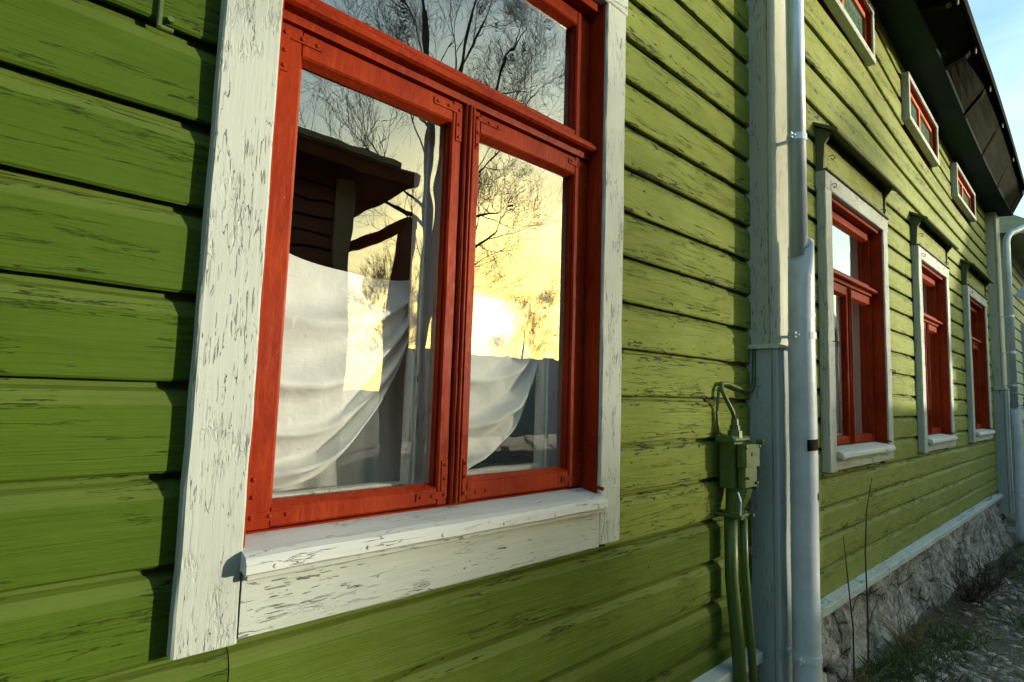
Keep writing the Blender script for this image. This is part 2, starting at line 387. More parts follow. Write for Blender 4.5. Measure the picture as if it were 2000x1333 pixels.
# ------------------------------------------------------------------ ground
def gz(x, y):                                # ground height, world z
    if x < 3.5: z = .10
    elif x < 10: z = .10-.047*(x-3.5)
    else: z = -.205-.004*(x-10)
    return z - .03*math.tanh(max(0, 1.0-y))
mb = MB(); xs = [-400, -120, -40, -15] + [-8+.5*i for i in range(57)] + [24, 30, 45, 80, 160, 400]
ys = [-400, -150, -60, -30, -15, -9] + [-7+.4*i for i in range(22)] + [1.9, 3, 8, 30, 120, 400]
mb.grid([[(x, y, gz(x, y)+(.02*tri_noise((x, y, 0), 1.3) if abs(x) < 20 and -6 < y < 1.2 else 0)) for x in xs] for y in ys])
ground = mb.build('ground', GROUND, smooth=True, zup=False); tag(ground, 'dark gravel ground sloping away along the foot of the house', kind='structure')

# ------------------------------------------------------------------ the green house
house = thing('green_house', (0, 1.2, .1), 'long green clapboard house with white window casings and red sashes', 'house')
YW = 1.2
def board(x0, x1, zl, mat, seg=.06, ztop=None, y=YW, warp=None, h=PITCH, rough=1.0):
    mb = MB(); sd = random.random()*50; n = max(2, int((x1-x0)/seg)); rings = []
    dy = random.uniform(-.0015, .0015)
    for i in range(n+1):
        x = x0+(x1-x0)*i/n
        l = .0028*rough*noise.noise(Vector((x*4.3, sd, 0)))+.0012*rough*noise.noise(Vector((x*23, sd, 4)))
        l -= .010*max(0, noise.noise(Vector((x*2.1, sd, 31)))-.25)*abs(noise.noise(Vector((x*31, sd, 3))))*2
        g = .0018*rough*noise.noise(Vector((x*3, sd, 8)))
        b = .0025*rough*noise.noise(Vector((x*7, sd, 12)))
        pr = [(y+.026, zl+.006+l), (y+.004, zl+l), (y+dy, zl+.005+l), (y+dy+g, zl+h*.4), (y+dy, zl+h*.735+b), (y+.011, zl+h*.88+b*.5), (y+.024, zl+h*.925), (y+.028, zl+h+.004)]
        r = [(x, p, q) for p, q in pr]
        if warp: r = [warp(p) for p in r]
        rings.append(r)
    mb.sweep(rings)
    return mb.build('clapboard', mat, house)
def holes_split(x0, x1, zl, holes, h=PITCH):
    segs = [(x0, x1)]
    for hx0, hx1, hz0, hz1 in holes:
        if zl+h*.5 > hz0 and zl+h*.5 < hz1:
            ns = []
            for a, b in segs:
                if hx1 <= a or hx0 >= b: ns.append((a, b)); continue
                if hx0 > a: ns.append((a, hx0))
                if hx1 < b: ns.append((hx1, b))
            segs = ns
    return segs
# near wall
NEARX0, NEARX1 = -1.6, 2.66
for k in range(-7, 18):
    zl = k*PITCH
    inwin = holes_split(NEARX0, NEARX1, zl, [(.30, 1.54, -.44, 1.46)])
    if len(inwin) == 2:
        board(*inwin[0], zl, G_DIM); board(*inwin[1], zl, G_WORN_LIT)
    elif zl < 0:
        j = .372 if k % 2 == 0 else -.55
        board(NEARX0, j-.001, zl, G_DIM); board(j+.001, NEARX1, zl, G_MID)
    else:
        board(NEARX0, .9, zl, G_MID, .12); board(.902, NEARX1, zl, G_WORN_LIT, .12)
for k in range(-7, 18):
    board(-6, -3.62, k*PITCH, G_MID, .3); board(-3.618, NEARX0-.002, k*PITCH, G_DIM, .3)
# far wall, its top bowing a little
def bow(p):
    x, y, z = p
    t = min(1.25, max(0, (z-1.68)/1.056)); q = max(0, 9.6-max(x, 4.4))/4.8
    return (x, y, z+.468*q*q*t)
FX0, FX1 = 2.86, 10.06
WINS = [(3.55, 4.86), (5.81, 7.07), (8.10, 9.43)]
ATT = [(3.50, 4.66), (5.66, 6.80), (7.72, 8.88)]
ATB = [(3.0, 2.65), (3.6, 2.62), (4.7, 2.55), (5.7, 2.49), (6.8, 2.41), (7.75, 2.345), (9, 2.32)]      # foot and head of the attic windows
ATP = [(3.0, 3.11), (3.6, 3.07), (4.55, 3.0), (5.6, 2.93), (6.7, 2.84), (7.7, 2.74), (8.8, 2.68), (9, 2.68)]
def pl(T, x):
    for (a, p), (b, q) in zip(T, T[1:]):
        if a <= x <= b: return p+(q-p)*(x-a)/(b-a)
    return T[0][1] if x < T[0][0] else T[-1][1]
def unbow(x, z):
    lo, hi = 0.0, 4.0
    for _ in range(40):
        m_ = (lo+hi)/2
        if bow((x, 0, m_))[2] < z: lo = m_
        else: hi = m_
    return lo
fh = [(a+.04, b-.04, -.36, 1.36) for a, b in WINS] + [(a+.03, b-.03, unbow((a+b)/2, pl(ATB, (a+b)/2)+.01), unbow((a+b)/2, pl(ATP, (a+b)/2)-.01)) for a, b in ATT]
for k in range(-8, 16):
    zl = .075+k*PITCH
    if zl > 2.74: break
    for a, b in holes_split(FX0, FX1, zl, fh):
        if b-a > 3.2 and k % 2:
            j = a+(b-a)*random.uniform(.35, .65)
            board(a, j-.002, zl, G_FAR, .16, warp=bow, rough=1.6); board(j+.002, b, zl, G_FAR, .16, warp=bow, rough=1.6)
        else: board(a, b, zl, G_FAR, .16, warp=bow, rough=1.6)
for (x, z) in ((2.42, 1.55), (2.02, .93), (1.80, -.62), (2.10, -.55), (1.72, .02), (2.2, .60), (1.9, 1.28), (2.3, 1.2), (1.75, .78)):
    mb = MB(); n = 8; q = random.uniform(.0025, .004)
    mb.sweep([[(x+rr*q*math.cos(6.283*k/n), yy, z+rr*q*math.sin(6.283*k/n)) for k in range(n)] for rr, yy in ((1, 1.203), (1, 1.1965), (.6, 1.1955))]); mb.build('nail_head', G_BOX, house)
mb = MB(); mb.plank('z', .664, .720, (.156, .164), (1.188, 1.203), .002, 2); mb.plank('x', .157, .184, (1.191, 1.203), (.662, .671), .002, 2); mb.tube([(.178, 1.203, .688), (.178, 1.191, .688)], .006, 8); mb.build('wire_clip', G_BOX, house)
# wall core behind the boards
def wall_core(x0, x1, z0, z1, holes, y0, y1, mat):
    X = sorted({x0, x1, *[q for h in holes for q in h[:2]]}); Z = sorted({z0, z1, *[q for h in holes for q in h[2:]]}); mb = MB()
    for i in range(len(X)-1):
        for j in range(len(Z)-1):
            cx = (X[i]+X[i+1])/2; cz = (Z[j]+Z[j+1])/2
            if any(h[0] < cx < h[1] and h[2] < cz < h[3] for h in holes): continue
            mb.box(X[i], X[i+1], y0, y1, Z[j], Z[j+1])
    return mb.build('wall', mat, house)
wall_core(-6, 2.66, -1.2, 3.0, [(.33, 1.51, -.40, 1.42)], 1.229, 1.33, ROOM)
wall_core(2.66, 10.06, -1.2, 3.25, [(a+.07, b-.07, -.33, 1.36) for a, b in WINS]+[(a+.05, b-.05, pl(ATB, a)-.02, pl(ATP, b)+.02) for a, b in ATT], 1.229, 1.33, ROOM)
# end wall, back wall and room inside
mb = MB(); mb.box(10.0, 10.06, 1.332, 7, -1.2, 3.2); mb.box(-6, -5.94, 1.332, 7, -1.2, 3.2); mb.box(-6, 10.06, 7.0, 7.06, -1.2, 3.2); mb.build('wall', G_FAR, house)
mb = MB(); mb.box(-5.9, 9.95, 4.6, 4.66, -.9, 2.2); mb.box(-5.9, 9.95, 1.34, 4.6, -.95, -.9); mb.box(-5.9, 9.95, 1.34, 4.6, 2.2, 2.25); mb.box(2.9, 2.96, 1.34, 4.6, -.9, 2.2)
mb.build('room', ROOM, house)

# ledge (drip boards) and foundation
def ledge(x0, x1, n, dz0, dz1, yf=1.145):
    xs = [x0+(x1-x0)*i/n+(random.uniform(-.06, .06) if 0 < i < n else 0) for i in range(n+1)]
    for i in range(n):
        a, b = xs[i]+.002, xs[i+1]-.002; mb = MB(); rings = []; m = max(2, int((b-a)/.15))
        for j in range(m+1):
            x = a+(b-a)*j/m; t = (x-x0)/(x1-x0); d = dz0+(dz1-dz0)*t+.003*tri_noise((x*3, i, 0)); e = .004*tri_noise((x*6, i*3, 5))
            rings.append([(x, 1.212, d), (x, yf+.004+e, d-.016), (x, yf+e, d-.021), (x, yf+e*.5, d-.058), (x, yf+.006, d-.062), (x, 1.212, d-.05)])
        mb.sweep(rings); mb.build('ledge_plank', LEDGE, house)
ledge(-6, 2.62, 7, -1.10, -1.11)
ledge(3.0, 10.02, 13, -1.10, -1.14)
def found(x0, x1, name='foundation'):
    pts = []; nx = int((x1-x0)/.022); nzz = 34
    for j in range(nzz+1):
        row = []
        for i in range(nx+1):
            x = x0+(x1-x0)*i/nx; g = gz(x, 1.1)-ZE-.12; z = g+(-1.13-g)*j/nzz
            t = 1-j/nzz
            d = .055*noise.fractal(Vector((x*1.6, z*2.5, 0)), 1, 2, 5)+.03*noise.noise(Vector((x*7, z*5, 2)))+.016*noise.noise(Vector((x*17, z*15, 7)))+.02*max(0, noise.noise(Vector((x*4, z*6, 11)))-.15)
            row.append((x, 1.20-.05*t-.11*t**3-d*.8-.01, z))
        pts.append(row)
    mb = MB(); mb.grid(pts); return mb.build(name, STONE, house, smooth=True)
found(-6, 2.7); found(2.75, 10.15)
def blob(r, seed, sub=2, sq=(1, 1, 1), amp=.25):
    bm = bmesh.new(); bmesh.ops.create_icosphere(bm, subdivisions=sub, radius=1)
    vs = []
    for v in bm.verts:
        d = 1+amp*noise.noise(v.co*1.3+Vector((seed*7.1, seed*3.3, 0)))+amp*.4*noise.noise(v.co*3.1+Vector((0, seed*5.1, 1)))
        vs.append((v.co.x*d*r*sq[0], v.co.y*d*r*sq[1], v.co.z*d*r*sq[2]))
    fs = [tuple(l.index for l in f.verts) for f in bm.faces]; bm.free(); return vs, fs
for i, (x, z, r) in enumerate([(3.12, -1.24, .10), (3.28, -1.30, .085), (3.02, -1.40, .12), (3.22, -1.46, .10), (3.40, -1.42, .08), (3.38, -1.53, .085), (3.52, -1.50, .07), (3.10, -1.58, .11)]):
    mb = MB(); vs, fs = blob(r, i+1, 2, (1.15, .7, .85)); mb.add([(x+p[0], 1.10+p[1], z+p[2]) for p in vs], fs); mb.build('foundation_stone', STONE2, house, smooth=True)

# corner posts
def post(x, dz=0):
    w = .32
    mb = MB(); mb.plank('z', .262, 3.2, (x, x+w-.02), (1.112, 1.236), .004, 30, .002, x); p = mb.build('corner_post', POST, house)
    mb = MB(); mb.plank('z', .262, 3.2, (x-.006, x+w), (1.088, 1.1105), .005, 30, .0025, x+3); mb.build('front_board', POST, p)
    mb = MB(); mb.plank('z', -1.42, .238, (x-.014, x+w+.01), (1.098, 1.236), .004, 20, .002, x+5); mb.build('plinth', PLINTH, p)
    for q, (a, b, yy) in enumerate([(x-.020, x+.05, 1.070), (x+.058, x+.125, 1.076), (x+.135, x+w+.015, 1.070)]):
        mb = MB(); mb.plank('z', -1.40, .238, (a, b), (yy, 1.0965), .006, 20, .002, x+7+q); mb.build('plinth_board', PLINTH, p)
    mb = MB(); mb.plank('x', x-.032, x+w+.03, (1.060, 1.236), (.240, .2605), .004, 6, .003, x+9); mb.build('plinth_cap', WHITE_S, p)
    return p
post(2.650); post(10.07)

# roof: cove, boarding, rafter tails
XS = [-6, 2.9, 4.2, 5.1, 6.0, 7.0, 8.1, 9.2, 10.35]
A_ = [3.3, 3.3, 3.26, 3.15, 3.01, 2.90, 2.815, 2.755, 2.74]
B_ = [3.14, 3.13, 3.105, 3.075, 2.99, 2.86, 2.768, 2.725, 2.71]
C_ = [(.64, 3.02), (.66, 3.03), (.685, 3.05), (.70, 3.07), (.72, 3.10), (.737, 3.13), (.76, 3.12), (.785, 3.08), (.805, 2.97)]
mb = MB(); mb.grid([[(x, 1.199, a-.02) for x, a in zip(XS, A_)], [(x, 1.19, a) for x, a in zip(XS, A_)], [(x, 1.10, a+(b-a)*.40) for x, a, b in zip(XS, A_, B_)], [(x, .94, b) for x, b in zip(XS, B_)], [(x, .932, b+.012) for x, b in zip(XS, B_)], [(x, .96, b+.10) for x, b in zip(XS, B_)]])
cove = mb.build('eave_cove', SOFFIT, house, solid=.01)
roofm = MB()
under = [[(x, 1.30, b+.17) for x, b in zip(XS, B_)], [(x, .96, b+.09) for x, b in zip(XS, B_)], [(x, c[0]+.01, c[1]+.03) for x, c in zip(XS, C_)], [(x, c[0]-.012, c[1]+.002) for x, c in zip(XS, C_)], [(x, c[0]-.012, c[1]+.05) for x, c in zip(XS, C_)], [(x, 4.0, c[1]+2.3) for x, c in zip(XS, C_)], [(x, 7.4, c[1]-.1) for x, c in zip(XS, C_)]]
roofm.grid(under); roof = roofm.build('roof', ROOFTIN, house)
def interp(x, ys):
    for i in range(len(XS)-1):
        if XS[i] <= x <= XS[i+1]:
            t = (x-XS[i])/(XS[i+1]-XS[i]); return ys[i]+(ys[i+1]-ys[i])*t
    return ys[-1]
for r in range(4):
    mb = MB(); rings = []
    for i in range(20):
        x = 2.6+(10.33-2.6)*i/19; b = interp(x, B_); cy = interp(x, [c[0] for c in C_]); cz = interp(x, [c[1] for c in C_])
        y0 = .93; z0 = b+.03; t0 = r/4+.004; t1 = (r+1)/4-.004
        P = lambda t, d: (x, y0+(cy+.004-y0)*t, z0+(cz+.02-z0)*t-d)
        rings.append([P(t0, 0), P(t1, 0), P(t1, .018), P(t0, .018)])
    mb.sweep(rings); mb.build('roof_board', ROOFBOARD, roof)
mb = MB(); rings = []
for i in range(24):
    x = -6+(16.36)*i/23; cy = interp(x, [c[0] for c in C_]); cz = interp(x, [c[1] for c in C_])
    rings.append([(x, cy-.03, cz-.03), (x, cy-.008, cz-.03), (x, cy-.008, cz+.07), (x, cy-.03, cz+.07)])
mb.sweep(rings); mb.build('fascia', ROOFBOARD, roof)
for x in [3.2, 4.1, 5.05, 5.95, 6.85, 7.85, 8.95, 10.1]:
    b = interp(x, B_); cy = interp(x, [c[0] for c in C_]); cz = interp(x, [c[1] for c in C_]); mb = MB()
    rings = []
    for t, hgt in ((0, .035), (.8, .06), (1, .03)):
        y = .935+(cy+.03-.935)*t; z = (b+.02)+(cz+.0-(b+.02))*t
        rings.append([(x-.035, y, z-hgt), (x+.035, y, z-hgt), (x+.035, y, z), (x-.035, y, z)])
    mb.sweep(rings); rr = mb.build('rafter_tail', ROOFBOARD, roof)
    mb = MB(); mb.tube([(x-.01, cy-.002, cz-.02), (x-.01, cy-.0, cz-.075)], .006, 6); mb.build('gutter_hook', WHITE_S, roof)

# ------------------------------------------------------------------ windows
def L_plate(cx, cz, dx, dz, y, w=.020, a=.105, b=.100):
    """angle iron with rivets, corner at (cx, cz), arms towards dx and dz"""
    mb = MB(); P = [(0, 0), (a, 0), (a, w), (w, w), (w, b), (0, b)]
    vs = [(cx+p*dx, y, cz+q*dz) for p, q in P]+[(cx+p*dx, y+.0055, cz+q*dz) for p, q in P]
    fs = [(0, 1, 2, 3), (0, 3, 4, 5), (6, 9, 8, 7), (6, 11, 10, 9)]+[(i, (i+1) % 6, 6+(i+1) % 6, 6+i) for i in range(6)]
    mb.add(vs, fs)
    for p, q in ((w*.5, w*.5), (a*.5, w*.5), (a-.012, w*.5), (w*.5, b*.52), (w*.5, b-.012)):
        x, z = cx+p*dx, cz+q*dz; n = 8
        rings = [[(x+r*math.cos(6.283*k/n), yy, z+r*math.sin(6.283*k/n)) for k in range(n)] for r, yy in ((.0052, y+.001), (.0050, y-.0018), (.003, y-.0036), (.0004, y-.0042))]
        mb.sweep(rings)
    return mb

def window(x0, x1, yc, thick, zb, zt, ys, g, near=True):
    """g: dict of measured inner positions"""
    cw = g['cw']; ix0, ix1 = x0+cw, x1-cw
    # red box frame: jambs, head, bottom
    mb = MB(); jd = ys+.085
    mb.plank('z', g['zs']-.03, g['zh']+.03, (ix0-.02, ix0+.006), (yc+.012, jd), .002)
    mb.plank('z', g['zs']-.03, g['zh']+.03, (ix1-.006, ix1+.02), (yc+.012, jd), .002)
    mb.plank('x', ix0+.006, ix1-.006, (yc+.03, jd), (g['zh'], g['zh']+.03), .002)
    mb.plank('x', ix0+.006, ix1-.006, (ys+.005, jd), (g['zs']-.03, g['zs']-.002), .002)
    mb.tube([(ix1-.012, yc+.008, g['zs']+.008), (ix1+.004, yc-.012, g['zs']+.0)], .006, 6)
    win = mb.build('window', RED, house)
    sub = lambda m, n, mat, **k: m.build(n, mat, win, **k)
    s = random.random()*30; J = .0022 if near else .002
    # casings
    top = zt-.105
    mb = MB(); mb.plank('z', zb, top-.0005, (x0, ix0), (yc, yc+thick), .004, 50, J, s); sub(mb, 'casing_board', WHITE_Z)
    mb = MB(); mb.plank('z', zb+.012, top-.0005, (ix1, x1), (yc, yc+thick), .004, 50, J, s+3); sub(mb, 'casing_board', WHITE_Z)
    mb = MB(); mb.plank('x', x0-.004, x1+.004, (yc-.003, yc+thick), (top, zt), .004, 30, J, s+5); sub(mb, 'casing_board', WHITE_X)
    mb = MB(); mb.plank('x', ix0+.002, ix1-.002, (yc+.001, yc+thick), (zb+.004, g['zs']-.055), .004, 40, J, s+8); sub(mb, 'apron_board', WHITE_X)
    # sill: sloping top, nosing and a lath under it
    mb = MB(); rings = []; e = .004
    n = 24
    for i in range(n+1):
        x = ix0-e+(ix1-ix0+2*e-.008)*i/n; q = .0015*tri_noise((x*11, s, 0)); nz = .0012*tri_noise((x*17, s, 3))
        zz = g['zs']; yn = yc-.036
        rings.append([(x, ys+.03, zz-.003), (x, yn+.024, zz-.018+q), (x, yn+.006, zz-.024+q), (x, yn+nz, zz-.034+q), (x, yn-.002+nz, zz-.052+q), (x, yn+.004, zz-.056+q), (x, yc+.02, zz-.052), (x, ys+.03, zz-.04)])
    mb.sweep(rings); sub(mb, 'sill_board', WHITE_S)
    mb = MB(); mb.plank('x', ix0+.004, ix1-.012, (yc-.022, yc+.003), (g['zs']-.071, g['zs']-.058), .003, 24, .0015, s+11); sub(mb, 'sill_lath', WHITE_X)
    if near:
        for i in range(6):
            mb = MB(); x = ix0+.05+(ix1-ix0-.1)*i/5; z = g['zs']-.044+random.uniform(-.003, .003); yn = yc-.0385
            mb.sweep([[(x+r*math.cos(6.283*k/7), yy, z+r*math.sin(6.283*k/7)) for k in range(7)] for r, yy in ((.005, yn+.002), (.0045, yn-.001), (.001, yn-.0018))])
            sub(mb, 'nail_head', WHITE_S)
    # transom with moulded lip, mullion
    z1, z2 = g['ztr']
    mb = MB(); ya = ys-.045
    pr = [(ys+.05, z1), (ys-.012, z1), (ys-.014, z1+.018), (ya+.008, z1+.022), (ya, z1+.028), (ya, z1+.038), (ya+.007, z1+.042), (ya+.009, z1+.050), (ya+.018, z1+.055), (ys-.006, z2-.012), (ys-.006, z2), (ys+.05, z2)]
    n = 30
    mb.sweep([[(ix0+.006+(ix1-ix0-.012)*i/n, p+.0008*tri_noise((i*.9, p*90, s)), q+.001*tri_noise((i*.7, q*40, s))) for p, q in pr] for i in range(n+1)]); sub(mb, 'transom', RED)
    mxl, mxr = g['mx']
    mb = MB(); mb.plank('z', g['zs']+.002, z1-.001, (mxl, mxr), (ys-.012, ys+.05), .004, 30, .001, s+13)
    mb.plank('z', g['zs']+.004, z1-.002, (mxl+.010, mxl+.019), (ys-.020, ys-.0115), .003, 30, .0008, s+14)
    mb.plank('z', g['zs']+.004, z1-.002, (mxr-.012, mxr-.005), (ys-.016, ys-.0115), .002, 30, .0008, s+15); sub(mb, 'mullion', RED)
    # sashes: (outer x0,x1), (pane x0,x1), (outer z0,z1), (pane z0,z1)
    def sash(ox, px, oz, pz, nm, plates=True):
        mb = MB(); d = (ys, ys+.042); cc = .005
        mb.plank('z', oz[0], oz[1], (ox[0], px[0]), d, cc, 30, .001, s+16); mb.plank('z', oz[0], oz[1], (px[1], ox[1]), d, cc, 30, .001, s+17)
        mb.plank('x', px[0], px[1], (ys+.0005, ys+.042), (oz[0], pz[0]), cc, 16, .001, s+18); mb.plank('x', px[0], px[1], (ys+.0005, ys+.042), (pz[1], oz[1]), cc, 16, .001, s+19)
        # rebate bead round the pane
        bw = .010
        for a, b, c, e2 in ((px[0], px[0]+bw, pz[0], pz[1]), (px[1]-bw*.6, px[1], pz[0], pz[1])):
            mb.add([(a, ys+.006, c), (b, ys+.026, c), (b, ys+.026, e2), (a, ys+.006, e2)], [(0, 1, 2, 3)])
        for c, e2 in ((pz[0], pz[0]+bw), (pz[1], pz[1]-bw)):
            mb.add([(px[0], ys+.006, c), (px[1], ys+.006, c), (px[1], ys+.026, e2), (px[0], ys+.026, e2)], [(0, 1, 2, 3)])
        sub(mb, nm, RED)
        mb = MB(); mb.box(px[0]-.004, px[1]+.004, ys+.0275, ys+.0305, pz[0]-.004, pz[1]+.004)
        mb2 = MB(); yg = ys+.028
        mb2.add([(px[0]-.004, yg, pz[0]-.004), (px[1]+.004, yg, pz[0]-.004), (px[1]+.004, yg, pz[1]+.004), (px[0]-.004, yg, pz[1]+.004)], [(0, 1, 2, 3)])
        sub(mb2, 'pane', GLASS if near else GLASS_FAR)
        if plates and near:
            i = .010
            for cx, dx in ((ox[0]+i+(.006 if ox[0] < .5 else -.002), 1), (ox[1]-i+.004, -1)):
                for cz, dz in ((oz[0]+.016, 1), (oz[1]-.014, -1)):
                    narrow = (min(abs(px[0]-ox[0]), 1) if dx > 0 else abs(ox[1]-px[1])) < .03
                    sub(L_plate(cx, cz, dx, dz, ys-.003, w=.013 if narrow else .019, a=.095, b=.10), 'corner_plate', RED)
    sash(*g['sl'], 'sash'); sash(*g['sr'], 'sash'); sash(*g['st'], 'top_sash', False)
    # hinges on the outer stiles
    if near:
        for z in (-.20, .66):
            mb = MB(); mb.tube([(ix0+.008, ys-.004, z), (ix0+.008, ys-.004, z+.07)], .0065, 8); mb.tube([(ix0+.008, ys-.004, z+.07), (ix0+.008, ys-.004, z+.078)], [.0065, .002], 8); sub(mb, 'hinge', RED)
    # white inner window
    yi = ys+.088 + (.004 if near else .08); mb = MB()
    mb.plank('z', g['zs']-.02, g['zh']+.02, (ix0-.03, ix0-.003), (jd+.002, yi+.12), .003, 10, .001); mb.plank('z', g['zs']-.02, g['zh']+.02, (ix1+.003, ix1+.03), (jd+.002, yi+.12), .003, 10, .001)
    mb.plank('x', ix0-.03, ix1+.03, (jd+.002, yi+.20), (g['zs']-.05, g['zs']-.021), .003, 10, .001); mb.plank('x', ix0-.03, ix1+.03, (jd+.002, yi+.12), (g['zh']+.021, g['zh']+.05), .003, 10, .001)
    sub(mb, 'inner_lining', WHITE_I)
    for (ox, px, oz, pz) in (g['il'], g['ir'], g['it']):
        mb = MB(); d = (yi, yi+.04)
        mb.plank('z', oz[0], oz[1], (ox[0], px[0]), d, .004, 20, .0012, s+20); mb.plank('z', oz[0], oz[1], (px[1], ox[1]), d, .004, 20, .0012, s+21)
        mb.plank('z', oz[0]+.01, oz[1]-.01, (px[1]+.012, px[1]+.024), (yi-.010, yi-.001), .003, 20, .001, s+25)
        mb.plank('z', oz[0]+.01, oz[1]-.01, (ox[1]-.016, ox[1]-.002), (yi-.016, yi-.001), .003, 20, .001, s+26)
        mb.plank('x', px[0], px[1], (yi+.0005, yi+.04), (oz[0], pz[0]), .004, 30, .004, s+22); mb.plank('x', px[0], px[1], (yi+.0005, yi+.04), (pz[1], oz[1]), .004, 20, .001, s+23)
        sub(mb, 'inner_sash', WHITE_I)
    return win, sub

g = dict(cw=.110, zs=-.306, zh=1.352, ztr=(.816, .890), mx=(.909, .946),
         sl=((.378, .9085), (.445, .870), (-.304, .815), (-.259, .752)),
         sr=((.9465, 1.460), (.974, 1.391), (-.304, .815), (-.250, .752)),
         st=((.378, 1.460), (.445, 1.388), (.891, 1.350), (.912, 1.296)),
         il=((.384, .962), (.425, .836), (-.322, .87), (-.254, .81)), ir=((.963, 1.462), (1.01, 1.356), (-.322, .87), (-.238, .81)), it=((.384, 1.462), (.425, 1.33), (.871, 1.36), (.92, 1.30)))
wmain, sub = window(.262, 1.577, 1.165, .038, -.496, 1.49, 1.237, g)
for k, (a, b) in enumerate(WINS):
    d = a-.262; e = b-1.577; md = (d+e)/2; dz = -.02
    zz = dict(zs=-.272, zh=1.262, ztr=(.785, .852))
    oz, pz, tz, qz = (-.270, .784), (-.225, .722), (.853, 1.260), (.874, 1.205)
    gg = dict(cw=.110, mx=(.914+md, .941+md), **zz,
              sl=((.378+d, .9135+md), (.412+d, .888+md), oz, pz), sr=((.9415+md, 1.460+e), (.966+md, 1.428+e), oz, pz),
              st=((.378+d, 1.460+e), (.412+d, 1.428+e), tz, qz),
              il=((.384+d, .962+md), (.425+d, .86+md), (-.29, .84), (-.23, .79)), ir=((.963+md, 1.462+e), (1.01+md, 1.38+e), (-.29, .84), (-.23, .79)), it=((.384+d, 1.462+e), (.425+d, 1.38+e), (.841, 1.27), (.88, 1.21)))
    w_, sb = window(a, b, 1.15, .052, -.405, 1.392, 1.236, gg, near=False)
    # frieze panel, hood board with brackets and metal hooks
    mb = MB(); mb.plank('x', a+.02, b-.02, (1.165, 1.203), (1.404, 1.60), .004, 12, .002, k); sb(mb, 'frieze_board', G_FAR)
    mb = MB(); mb.plank('x', a-.005, b+.005, (1.135, 1.203), (1.3935, 1.4035), .002, 12, .002, k); sb(mb, 'drip_moulding', HOOD)
    mb = MB(); mb.sweep([[(x, 1.205, 1.685), (x, 1.072, 1.600), (x, 1.066, 1.606), (x, 1.070, 1.622), (x, 1.205, 1.705)] for x in (a-.03, b+.07)]); sb(mb, 'hood_board', HOOD)
    for x in (a+.0, b-.025):
        mb = MB(); mb.sweep([[(q, 1.203, 1.405), (q, 1.160, 1.405), (q, 1.150, 1.56), (q, 1.11, 1.62), (q, 1.203, 1.68)] for q in (x, x+.02)]); sb(mb, 'hood_bracket', HOOD)
    for (hx, hz, yy) in ((a+.08, .36, 1.15), (b-.03, .25, 1.15), (a+.10, 1.33, 1.15), (a+.12, 1.52, 1.164), (b-.1, 1.45, 1.164)):
        mb = MB(); q = .014
        mb.tube([(hx, yy, hz), (hx, yy-.022, hz)]+[(hx+.004*i/6, yy-.022-q*.6*math.sin(i*.95), hz-q+q*math.cos(i*.95)) for i in range(1, 6)], .003, 5); sb(mb, 'hook', IRON)
# main window hood, above the picture
mb = MB(); mb.plank('x', .29, 1.55, (1.16, 1.203), (1.50, 1.71), .004, 12, .002, 3); sub(mb, 'frieze_board', G_WORN_LIT)
mb = MB(); mb.sweep([[(x, 1.205, 1.80), (x, 1.03, 1.72), (x, 1.03, 1.74), (x, 1.205, 1.82)] for x in (.2, 1.64)]); sub(mb, 'hood_board', HOOD)

# attic windows under the eave, following the sagging boards
for k, (a, b) in enumerate(ATT):
    cw = .042; yc = 1.145; H = .40; z0, z1 = 0.0, H
    def lean(m): return m.warp(lambda p: (p[0], p[1], pl(ATB, p[0])+(pl(ATP, p[0])-pl(ATB, p[0]))*p[2]/H))
    mb = MB(); mb.plank('z', z0+.03, z1-.03, (a+cw-.012, a+cw+.004), (yc+.012, 1.26), .002, 3); mb.plank('z', z0+.03, z1-.03, (b-cw-.004, b-cw+.012), (yc+.012, 1.26), .002, 3)
    mb.plank('x', a+cw, b-cw, (yc+.012, 1.26), (z1-cw-.004, z1-cw+.01), .002, 10); mb.plank('x', a+cw, b-cw, (yc+.012, 1.26), (z0+cw-.012, z0+cw+.002), .002, 10)
    aw = lean(mb).build('attic_window', RED, house)
    for u in ((a, a+cw), (b-cw, b)):
        mb = MB(); mb.plank('z', z0+cw+.0005, z1-cw-.0005, u, (yc, 1.203), .003, 3, .001, k+a); lean(mb).build('casing_board', WHITE_Z, aw)
    for zz in ((z0, z0+cw), (z1-cw, z1)):
        mb = MB(); mb.plank('x', a-.003, b+.003, (yc-.002, 1.203), zz, .003, 12, .001, k+zz[0]); lean(mb).build('casing_board', WHITE_X, aw)
    mb = MB(); mid = (a+b)/2; ysh = 1.185
    for (p, q) in ((a+cw+.005, a+cw+.03), (mid-.02, mid+.02), (b-cw-.03, b-cw-.005)): mb.plank('z', z0+cw+.003, z1-cw-.005, (p, q), (ysh, ysh+.035), .003, 4)
    for zz in ((z0+cw+.003, z0+cw+.03), (z1-cw-.04, z1-cw-.006)): mb.plank('x', a+cw+.006, b-cw-.006, (ysh+.001, ysh+.034), zz, .003, 10)
    lean(mb).build('sash', ORANGE, aw)
    for (p, q) in ((a+cw+.028, mid-.018), (mid+.018, b-cw-.028)):
        mb = MB(); n = 6; mb.grid([[(p+(q-p)*i/n, ysh+.018, zz) for i in range(n+1)] for zz in (z0+cw+.02, z1-cw-.02)]); lean(mb).build('pane', DARKGLASS, aw)

